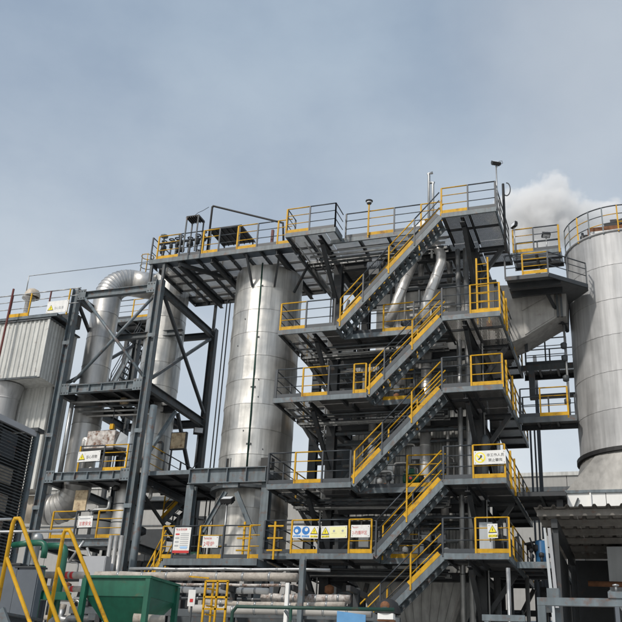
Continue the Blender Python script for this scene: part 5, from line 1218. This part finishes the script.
t, xa, xb, za, zb = plate('white sign with red characters on the lower frame floor rail', (79, 516), (91.5, 527.3), yf2)
h = zb-za; glyphs('注意安全', .16, 'sign_red', t, (xa+.05, yf2-.004, za+h*.2), RT, UP, squash=.85); MB().box(xa+.05, xb-.1, yf2-.004, yf2-.001, za+h*.72, za+h*.8).build('text_line', 'sign_grey', t)

# ------------------------------------------------------------------ lamps and small fittings
def floodlight(label, p, foot, yaw=0., tilt=R(25), s=1., cable=False):
    """lamp head at p on a pole down to z=foot"""
    t = thing('floodlight', label, 'lamp', (p.x, p.y, foot), 'floodlights')
    MB().tube([(p.x, p.y, foot), (p.x, p.y, p.z-.06)], .028*s, 7).build('pole', 'galvanised', t, True)
    rot = Matrix.Rotation(yaw, 3, 'Z') @ Matrix.Rotation(-tilt, 3, 'X')
    def hb(x0, x1, y0, y1, z0, z1, nm, m):
        q = MB().box(x0*s, x1*s, y0*s, y1*s, z0*s, z1*s); q.v = [p+rot @ v for v in q.v]; return q.build(nm, m, t)
    hd_ = hb(-.17, .17, -.06, .06, -.12, .12, 'housing', 'rubber'); hb(-.14, .14, -.068, -.061, -.09, .09, 'glass', 'lens')
    for i in range(5): hb(-.15+i*.068, -.135+i*.068, .062, .10, -.1, .1, 'cooling_fin', 'rubber')
    if cable: MB().tube([p+Vector((.1, 0, .05)), p+Vector((.22, 0, .06)), p+Vector((.25, 0, -.05)), p+Vector((.1, 0, -.12)), p+Vector((.02, 0, -.2))], .01, 5).build('cable', 'rubber', t, True)
    return t
p = AY(496, 163, 28.3); floodlight('floodlight on a tall thin pole at the topmost platform corner', p, LV[4]-.1, R(30), R(50), .95, True)
p = AY(514, 225, 31.6); floodlight('floodlight turned edge on at the start of the tank walkway', p, 18.5, R(-50), R(10), .9)
p = AY(546, 235, 31.9); floodlight('dark lamp on a short post above the tank walkway', p, 18.5, R(20), R(-70), .95)
p = AY(198.5, 431, 33.6); floodlight('floodlight fixed by the rear frame column above the side walkway', p, p.z-1.6, R(30), R(10), 1.3)
p = AY(227.5, 500, 28.2); floodlight('white faced floodlight hanging below the girder of the tower', p, 6.1, 0, R(60), 1.3)
p = AY(489, 388, 27.95); 
pl = thing('post_lamp', 'small flat topped lamp on the yellow rail post of the topmost platform', 'lamp', (xf(368.5, 19, YI-.06), YI-.06, LV[4]))
o = ORG[pl]
MB().bar((o.x, o.y, o.z-.05), (o.x, o.y, o.z+1.36), .05, .05).build('post', 'yellow_paint', pl)
MB().lathe((o.x, o.y, o.z+1.4), [(.05,-.05),(.10,0),(.10,.08),(.15,.1),(.15,.12),(.01,.17)], 12).build('head', 'dark_paint', pl, True)
MB().lathe((o.x, o.y, o.z+1.4), [(.101,.02),(.104,.04),(.101,.07)], 12).build('lens', 'lens', pl, True)
# ring loop and hose at the top right corner
p = AY(503, 184, 28.6)
hl = thing('hose_reel_pipe', 'dark upright pipe with a looped hose at the topmost platform corner', 'pipe', (p.x, 28.6, LV[4]))
MB().tube([(p.x, 28.6, LV[4]-1.6), (p.x, 28.6, p.z)], .05, 8).build('pipe', 'rubber', hl, True)
MB().tube([(p.x+.12+.14*math.sin(a_), 28.6, p.z-.25-.28*math.cos(a_)*-1) for a_ in [i*math.pi/8 for i in range(13)]], .022, 6).build('hose_loop', 'dark_rail', hl, True)
# ladder between the fourth and top level on the right
ld_ = thing('yellow_ladder', 'upright yellow ladder between the fourth and topmost boiler platforms', 'ladder', (xf(482, 15, 29.0), 29.0, LV[3]))
xa, xb = xf(477.5, 15, 29.0), xf(489, 15, 29.0)
for x in (xa, xb): MB().bar((x, 29.0, LV[3]), (x, 29.0, LV[3]+2.65), .06, .06).build('stile', 'yellow_paint', ld_)
for i in range(8): MB().tube([(xa, 29.0, LV[3]+.3+i*.3), (xb, 29.0, LV[3]+.3+i*.3)], .018, 6).build('rung', 'yellow_paint', ld_, True)
# motors on the inner walkways
for i, (px, py, k, c, lb) in enumerate(((412, 470, 1, 'green_paint', 'green motor with a red badge on the second boiler walkway'), (412, 316, 3, 'slate_paint', 'dark motor on the fourth boiler walkway behind the handrail'), (413, 372, 2, 'rubber', 'black motor on the third boiler walkway behind the handrail'), (375, 268, 3, 'slate_paint', 'dark slate motor high under the topmost platform'))):
    p = AY(px, py, 29.6); z0 = LV[k] if i < 3 else p.z-.35
    t = thing('motor', lb, 'motor', (p.x, 29.6, z0), 'motors on the walkways')
    MB().tube([(p.x-.28, 29.6, z0+.42), (p.x+.28, 29.6, z0+.42)], .2, 14).build('body', c, t, True); MB().tube([(p.x+.281, 29.6, z0+.42), (p.x+.40, 29.6, z0+.42)], .17, 14).build('fan_cover', 'rubber', t, True)
    for j in range(7): MB().box(p.x-.22+j*.07, p.x-.2+j*.07, 29.39, 29.81, z0+.3, z0+.54).build('fin', c, t)
    MB().box(p.x-.2, p.x+.2, 29.45, 29.75, z0+.01, z0+.23).build('foot', 'dark_paint', t); MB().box(p.x-.1, p.x+.1, 29.5, 29.68, z0+.61, z0+.78).build('terminal_box', c, t)
    if i == 0: MB().box(p.x-.05, p.x+.05, 29.38, 29.388, z0+.38, z0+.46).build('badge', 'sign_red', t)
    if i == 3: MB().ibeam((p.x, 29.6, z0), (p.x, YC+.2, z0), .12, .12, .012).build('bracket', 'dark_paint', t)
# galvanised pole low right
p = AY(508, 568, 26); tag(MB().tube([(p.x, 26, 0), (p.x, 26, p.z)], .06, 8).build('thin_post', 'galvanised', None, True), 'thin galvanised post below the lowest boiler platform corner', 'post')
tb = thing('low_bench', 'pale blue grey steel bench frame below the lowest boiler platform', 'frame', (xf(500, 3.4, 22), 22, 0))
a = AY(482, 617, 22); b = AY(525, 619, 22); MB().box(a.x, b.x, 22, 22.12, a.z-.08, a.z+.06).build('beam', 'grey_paint', tb)
for x in (a.x+.05, b.x-.15): MB().box(x, x+.1, 22.01, 22.11, 0, a.z-.082).build('leg', 'grey_paint', tb)
# dark service pipes and beams filling the undercroft
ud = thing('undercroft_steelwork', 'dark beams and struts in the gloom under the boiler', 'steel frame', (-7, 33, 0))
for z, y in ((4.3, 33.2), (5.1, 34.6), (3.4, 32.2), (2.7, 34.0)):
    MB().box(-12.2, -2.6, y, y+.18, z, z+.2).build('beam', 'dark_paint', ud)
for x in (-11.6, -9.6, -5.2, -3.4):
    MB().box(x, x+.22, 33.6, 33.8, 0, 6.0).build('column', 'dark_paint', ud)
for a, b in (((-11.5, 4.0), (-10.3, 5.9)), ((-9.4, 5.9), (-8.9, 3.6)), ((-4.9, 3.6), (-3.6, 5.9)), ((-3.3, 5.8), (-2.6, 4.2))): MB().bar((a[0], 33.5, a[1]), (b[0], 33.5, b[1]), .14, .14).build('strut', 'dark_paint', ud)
for i, (x, r_) in enumerate(((-4.6, .12), (-4.15, .09), (-3.6, .07), (-4.9, .06), (-10.9, .1))):
    tag(MB().tube([(x, 31.4, 0), (x, 31.4, 6.0)], r_, 9).build('service_pipe', 'mid_paint' if i % 2 else 'galvanised', None, True), ['thick pale service pipe under the right boiler column', 'dark service pipe under the control cabinet', 'thin pale service pipe under the platform corner', 'thin dark service pipe beside the right boiler column', 'pale service pipe under the left boiler column'][i], 'pipe', 'service pipes under the boiler')
# horizontal service pipes along the inner walls at each level
for k in range(1, 4):
    for j, (dy, dz, r_) in enumerate(((0, -.75, .07), (.25, -1.1, .05))):
        tag(MB().tube([(XC1+.3, 30.3+dy, LV[k]+dz), (XC2-.3, 30.3+dy, LV[k]+dz)], r_, 8).build('service_pipe', 'mid_paint', None, True), f'{["thicker", "thinner"][j]} level service pipe hung under the {["second", "third", "fourth"][k-1]} boiler platform', 'pipe', 'level service pipes')

# ------------------------------------------------------------------ cluttered process units behind the boiler and tower
random.seed(21)
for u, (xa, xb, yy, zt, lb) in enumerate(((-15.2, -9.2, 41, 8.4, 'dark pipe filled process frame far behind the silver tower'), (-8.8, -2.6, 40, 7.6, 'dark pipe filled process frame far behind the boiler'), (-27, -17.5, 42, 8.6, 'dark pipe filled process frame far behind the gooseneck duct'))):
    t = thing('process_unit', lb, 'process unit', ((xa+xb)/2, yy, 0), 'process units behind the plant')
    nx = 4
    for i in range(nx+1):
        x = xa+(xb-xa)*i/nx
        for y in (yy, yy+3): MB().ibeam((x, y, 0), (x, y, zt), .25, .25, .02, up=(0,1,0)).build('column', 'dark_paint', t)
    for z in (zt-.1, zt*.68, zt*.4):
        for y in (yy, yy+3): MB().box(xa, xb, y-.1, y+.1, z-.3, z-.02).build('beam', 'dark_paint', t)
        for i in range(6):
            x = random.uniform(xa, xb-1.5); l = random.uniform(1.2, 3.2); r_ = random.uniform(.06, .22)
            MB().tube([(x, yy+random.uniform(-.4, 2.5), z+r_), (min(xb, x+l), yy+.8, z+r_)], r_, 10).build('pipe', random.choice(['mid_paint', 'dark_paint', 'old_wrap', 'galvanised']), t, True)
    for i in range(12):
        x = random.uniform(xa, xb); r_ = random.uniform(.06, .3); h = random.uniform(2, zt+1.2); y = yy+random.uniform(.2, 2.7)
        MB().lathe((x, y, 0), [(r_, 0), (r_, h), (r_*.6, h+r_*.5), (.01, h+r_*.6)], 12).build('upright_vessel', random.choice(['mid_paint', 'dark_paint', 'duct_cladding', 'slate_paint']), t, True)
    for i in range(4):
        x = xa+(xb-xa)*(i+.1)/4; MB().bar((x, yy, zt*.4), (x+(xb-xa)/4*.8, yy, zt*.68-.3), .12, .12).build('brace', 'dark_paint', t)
    for i in range(4): MB().box(xa+(xb-xa)*i/4, xa+(xb-xa)*(i+.74)/4, yy+3.3, yy+3.4, 0, (zt*.66 if u < 2 else 10.5)+(i % 2)*.7).build('darkening_sheet', 'dark_paint', t)  # dark sheets added to cover the bright hall and deepen the shade
# ------------------------------------------------------------------ steam beyond the plant
def steam(label, blobs, dens, scale, gain, thr):
    """soft puffs: density falls off from the heart of each puff and is torn by noise"""
    bm = bmesh.new()
    for (c, r_) in blobs: bmesh.ops.create_icosphere(bm, subdivisions=2, radius=r_*1.25, matrix=Matrix.Translation(c))
    me = bpy.data.meshes.new('steam'); bm.to_mesh(me); bm.free()
    o = bpy.data.objects.new('steam_plume', me); col.objects.link(o)
    md = o.modifiers.new('r', 'REMESH'); md.mode = 'VOXEL'; md.voxel_size = 1.0
    m = bpy.data.materials.new('steam'); m.use_nodes = True; t = m.node_tree; t.nodes.clear(); li = t.links.new
    ou = t.nodes.new('ShaderNodeOutputMaterial'); pv = t.nodes.new('ShaderNodeVolumePrincipled'); pv.inputs['Color'].default_value = (.985, .985, .985, 1); pv.inputs['Anisotropy'].default_value = .0
    g_ = t.nodes.new('ShaderNodeNewGeometry'); nn = t.nodes.new('ShaderNodeTexNoise'); nn.inputs['Scale'].default_value = scale; nn.inputs['Detail'].default_value = 5; nn.inputs['Roughness'].default_value = .58
    li(g_.outputs['Position'], nn.inputs['Vector'])
    def mth(op, a, b=None, v=None):
        n = t.nodes.new('ShaderNodeMath'); n.operation = op; li(a, n.inputs[0])
        if b is not None: li(b, n.inputs[1])
        elif v is not None: n.inputs[1].default_value = v
        return n.outputs[0]
    acc = None
    for c, r_ in blobs:
        d = t.nodes.new('ShaderNodeVectorMath'); d.operation = 'DISTANCE'; li(g_.outputs['Position'], d.inputs[0]); d.inputs[1].default_value = c
        q = t.nodes.new('ShaderNodeMapRange'); q.inputs[1].default_value = 0; q.inputs[2].default_value = r_*1.2; q.inputs[3].default_value = 1; q.inputs[4].default_value = 0; li(d.outputs['Value'], q.inputs[0])
        acc = q.outputs[0] if acc is None else mth('MAXIMUM', acc, q.outputs[0])
    nz2 = mth('MULTIPLY', mth('SUBTRACT', nn.outputs['Fac'], v=.5), v=gain)
    e = mth('SUBTRACT', mth('ADD', acc, nz2), v=thr)
    mr = t.nodes.new('ShaderNodeMapRange'); mr.inputs[1].default_value = 0; mr.inputs[2].default_value = .18 if dens > .1 else .8; mr.inputs[4].default_value = dens if dens > .1 else dens*1.6; li(e, mr.inputs[0])
    li(mr.outputs[0], pv.inputs['Density']); li(pv.outputs[0], ou.inputs['Volume'])
    me.materials.append(m); o['kind'] = 'stuff'; tag(o, label, 'steam'); return o
def sp(px, py, Y, r_): return (AY(px, py, Y), r_)
steam('billowing pale steam rising behind the tank', [sp(513, 222, 75, 2.6), sp(523, 212, 75, 2.8), sp(535, 206, 75, 2.8), sp(545, 199, 75, 2.4), sp(554, 190, 75, 1.9), sp(532, 228, 76, 3.6), sp(552, 219, 76, 3.4), sp(569, 222, 76, 2.3), sp(586, 221, 77, 2.0), sp(600, 216, 77, 1.6), sp(614, 212, 78, 1.6)], .9, .5, 1.7, .26)
# ------------------------------------------------------------------ small pipework, trays and boxes that crowd every level
random.seed(5)
def run_pipe(par, p, steps, r_, m):
    pts = [Vector(p)]
    for s in steps: pts.append(pts[-1]+Vector(s))
    return bent(pts, r_, 'pipe', m, par)
def tray(par, a, b, w_=.3):
    a = Vector(a); b = Vector(b); d = (b-a).normalized(); s = Vector((-d.y, d.x, 0))*w_/2
    for k in (-1, 1): MB().bar(a+s*k, b+s*k, .02, .09).build('tray_rail', 'galvanised', par)
    n = int((b-a).length/.35)
    for i in range(n):
        c = a.lerp(b, (i+.5)/n); MB().bar(c-s-Vector((0,0,.03)), c+s-Vector((0,0,.03)), .05, .015).build('tray_rung', 'galvanised', par)
    for k in (-.5, 0, .4): MB().tube([a+s*k+Vector((0,0,.0)), a.lerp(b, .5)+s*(k+.15)+Vector((0,0,.012)), b+s*k], .022, 6).build('cable', 'rubber', par, True)
names = ['lowest', 'second', 'third', 'fourth', 'topmost']
tones = ['mid_paint', 'dark_paint', 'galvanised', 'pipe_cladding', 'duct_cladding', 'mid_paint']
for k, z in enumerate(LV):
    if k < 4:
        t = thing('walkway_pipework', f'tangle of small pipes, valves and boxes along the {names[k]} boiler walkway', 'pipework', (-8, 30.7, z), 'pipework on the boiler walkways')
        top = LV[k+1]-z-.5
        for i in range(9):
            x = random.uniform(-10.0, -5.8); y = random.uniform(30.75, 31.1); r_ = random.choice([.03, .04, .05, .07]); h = random.uniform(.7, top); dx = random.uniform(-1.2, 1.2)
            run_pipe(t, (x, y, z), [(0, 0, h), (dx, 0, 0), (0, 0, random.choice([.4, -.4]) if h < top-.5 else -.5)], r_, random.choice(tones))
        for i in range(5):
            x = random.uniform(-9.6, -6.2); y = 30.9; h = random.uniform(.4, top-.3); s = random.uniform(.1, .2)
            MB().box(x-s, x+s, y-.12, y+.1, z+h, z+h+s*2.4).build('junction_box', random.choice(['cabinet_grey', 'mid_paint', 'dark_paint', 'white_paint', 'sign_grey']), t)
        for i in range(6):
            x = random.uniform(-9.8, -6.0); y = random.uniform(29.7, 30.6); h = random.uniform(.3, .9); r_ = random.uniform(.08, .17)
            v = MB().tube([(x, y, z), (x, y, z+h)], .05, 7).build('stem', 'dark_paint', t, True)
            MB().lathe((x, y, z+h), [(.02,-r_),(r_,-r_*.5),(r_,r_*.5),(.04,r_)], 9).build('valve', random.choice(['dark_paint', 'mid_paint', 'rust', 'white_paint']), v, True)
        for i in range(2):
            zz = z+top*(.5+.35*i); MB().tube([(-10.1, 30.85+.1*i, zz), (-5.8, 30.85+.1*i, zz-.06)], .05+.03*i, 8).build('long_pipe', ['galvanised', 'mid_paint'][i], t, True)
        # right-hand bay
        t = thing('bay_pipework', f'pipes, valves and boxes in the dark right bay of the {names[k]} boiler platform', 'pipework', (-4.3, 31.5, z), 'pipework in the right bay')
        for i in range(7):
            x = random.uniform(-4.8, -3.95); y = random.uniform(29.9, 33.5); h = random.uniform(.6, top); r_ = random.choice([.03, .05, .08, .12])
            run_pipe(t, (x, y, z), [(0, 0, h), (0, random.uniform(.3, .9), 0), (0, 0, -.4)], r_, random.choice(tones))
        MB().lathe((-4.35, 31.6, z), [(.3, 0), (.3, top*.55), (.2, top*.62), (.01, top*.65)], 14).build('small_vessel_shell', random.choice(['mid_paint', 'duct_cladding']), t, True)
        for i in range(3):
            y = random.uniform(29.6, 32); MB().box(-4.7+.2*i, -4.5+.2*i, y, y+.25, z+.3, z+.3+random.uniform(.3, .8)).build('junction_box', random.choice(['cabinet_grey', 'dark_paint', 'rust']), t)
    # cable tray and pipes hung under the deck
    t = thing('cable_tray', f'cable tray and small pipes hung below the {names[k]} boiler platform', 'cable tray', (-8, 29.6, z-.6), 'cable trays under the boiler platforms')
    tray(t, (-11.6, 30.0, z-.42), (-5.9, 30.0, z-.42));
    for i in range(4):
        y = 29.3+i*.22; MB().tube([(-11.7+i*.3, y, z-.3-.05*i), (-5.8-i*.1, y, z-.33-.05*i)], random.choice([.025, .035, .05]), 7).build('pipe', random.choice(['galvanised', 'mid_paint', 'dark_paint']), t, True)
    for i in range(3):
        x = -11.6+i*.35; MB().tube([(x, 28.4, z-.28), (x, 33.0, z-.28)], .03, 7).build('pipe', random.choice(['galvanised', 'mid_paint']), t, True)
# conduits strapped to the columns
for i, (x, y, lb) in enumerate(((XC1-.24, YC+.12, 'thin conduit strapped to the left boiler column'), (XC2+.24, YC+.12, 'thin conduit strapped to the right boiler column'))):
    tag(MB().tube([(x, y, 0), (x, y, 17)], .03, 7).build('conduit', 'galvanised', None, True), lb, 'conduit', 'conduits on columns')
# rear steelwork between tower and boiler, seen against the sky
t = thing('rear_steelwork', 'brown grey columns and rails far behind, between the tower and the boiler', 'steel frame', (-12.5, 37, 0))
for px in (316, 349):
    p = AY(px, 400, 36.8); MB().ibeam((p.x, 36.8, 0), (p.x, 36.8, 17.4), .36, .36, .03, up=(0,1,0)).build('column', 'mid_paint', t)
pa, pb = AY(313, 400, 36.8).x, AY(352, 400, 36.8).x
for z in (17.2, 14.6, 11.9, 8.8):
    MB().box(pa, pb, 36.7, 36.85, z-.3, z).build('beam', 'dark_paint', t)
    MB().tube([(pa, 36.6, z+1.05), (pb, 36.6, z+1.05)], .03, 6).build('rail', 'dark_rail', t, True); MB().tube([(pa, 36.6, z+.6), (pb, 36.6, z+.6)], .025, 6).build('rail', 'dark_rail', t, True)
for a, b in (((336, 300), (349, 345)), ((349, 300), (336, 345)), ((334, 345), (349, 440))): MB().bar(AY(*a, 36.9), AY(*b, 36.9), .1, .1).build('brace', 'dark_paint', t)
# pipework crowding the left frame
t = thing('frame_pipework', 'bent pipes and valves crowding the lower floors of the left frame', 'pipework', (-19.6, 30, 6.9))
for i in range(16):
    x = random.uniform(FA+.5, FB-.5); y = random.uniform(29.3, 33); z = random.choice([6.95, 9.5, 9.5]); h = random.uniform(.6, 2.1); r_ = random.choice([.03, .05, .07, .1])
    run_pipe(t, (x, y, z), [(0, 0, h), (random.uniform(-.9, .9), 0, 0), (0, 0, random.choice([.5, -.5]))], r_, random.choice(tones))
for i in range(8):
    x = random.uniform(FA+.5, FB-.5); y = random.uniform(29.2, 31); z = random.choice([7.0, 9.6])+random.uniform(0, 1.2); r_ = random.uniform(.08, .18)
    MB().lathe((x, y, z), [(.02,-r_),(r_,-r_*.6),(r_,r_*.6),(.04,r_)], 9).build('valve', random.choice(['dark_paint', 'rust', 'mid_paint', 'white_paint']), t, True)
MB().tube([(-21.35, 29.15, 9.5), (-21.35, 29.15, 12.6)], .1, 10).build('upright_pipe', 'galvanised', t, True)
for i in range(4): MB().tube([(FA+.4, 29.1+.3*i, 12.5-.1*i), (FB-.4, 29.2+.3*i, 12.45-.1*i)], .05, 8).build('hung_pipe', random.choice(tones), t, True)
# tangle under the lower frame floor and in front of the tower skirt
for u, (xa, xb, y0, zt, lb) in enumerate(((-21.3, -17.9, 28.9, 6.4, 'tangle of small pipes below the lower frame floor'), (-15.4, -12.0, 28.6, 5.6, 'tangle of pipes and valves below the notice platform'), (-11.6, -9.2, 29.2, 5.7, 'tangle of pipes and braces below the safety sign platform'))):
    t = thing('low_pipework', lb, 'pipework', ((xa+xb)/2, y0+.5, 0), 'low pipework')
    for i in range(14):
        x = random.uniform(xa, xb-.3); y = y0+random.uniform(0, 1.6); h = random.uniform(3.2, zt); dx = random.uniform(-1.1, 1.1); dx = max(xa-x, min(xb-x, dx))
        run_pipe(t, (x, y, 0), [(0, 0, h), (dx if abs(dx) > .2 else .4, 0, 0), (0, 0, random.choice([-.5, .35]))], random.choice([.03, .05, .07, .1, .14]), random.choice(tones+['dark_paint', 'old_wrap']))
    for i in range(4):
        z = 3.4+i*(zt-3.5)/4; MB().tube([(xa, y0+.3*i, z), (xb, y0+.3*i, z+.05)], random.choice([.05, .09, .12]), 9).build('level_pipe', random.choice(['old_wrap', 'mid_paint', 'dark_paint', 'pipe_cladding']), t, True)
    for i in range(3):
        x = xa+(xb-xa)*(i+.2)/3; MB().bar((x, y0+1.7, 2.6), (x+.8, y0+1.7, zt), .13, .13).build('brace', 'dark_paint', t)
    for i in range(6):
        x = random.uniform(xa, xb); r_ = random.uniform(.1, .2); z = random.uniform(3.6, zt)
        MB().lathe((x, y0+.1, z), [(.02,-r_),(r_,-r_*.6),(r_,r_*.6),(.04,r_)], 9).build('valve', random.choice(['dark_paint', 'rust', 'mid_paint', 'blue_plastic']), t, True)
steam('thin grey veil of steam drifting up and right above the tank', [sp(590, 175, 90, 9), sp(604, 140, 92, 12), sp(606, 95, 95, 16), sp(596, 45, 98, 20), sp(628, 70, 98, 18), sp(590, -10, 100, 22), sp(636, 10, 100, 22), sp(640, 130, 95, 16)], .0075, .06, 1.1, .1)
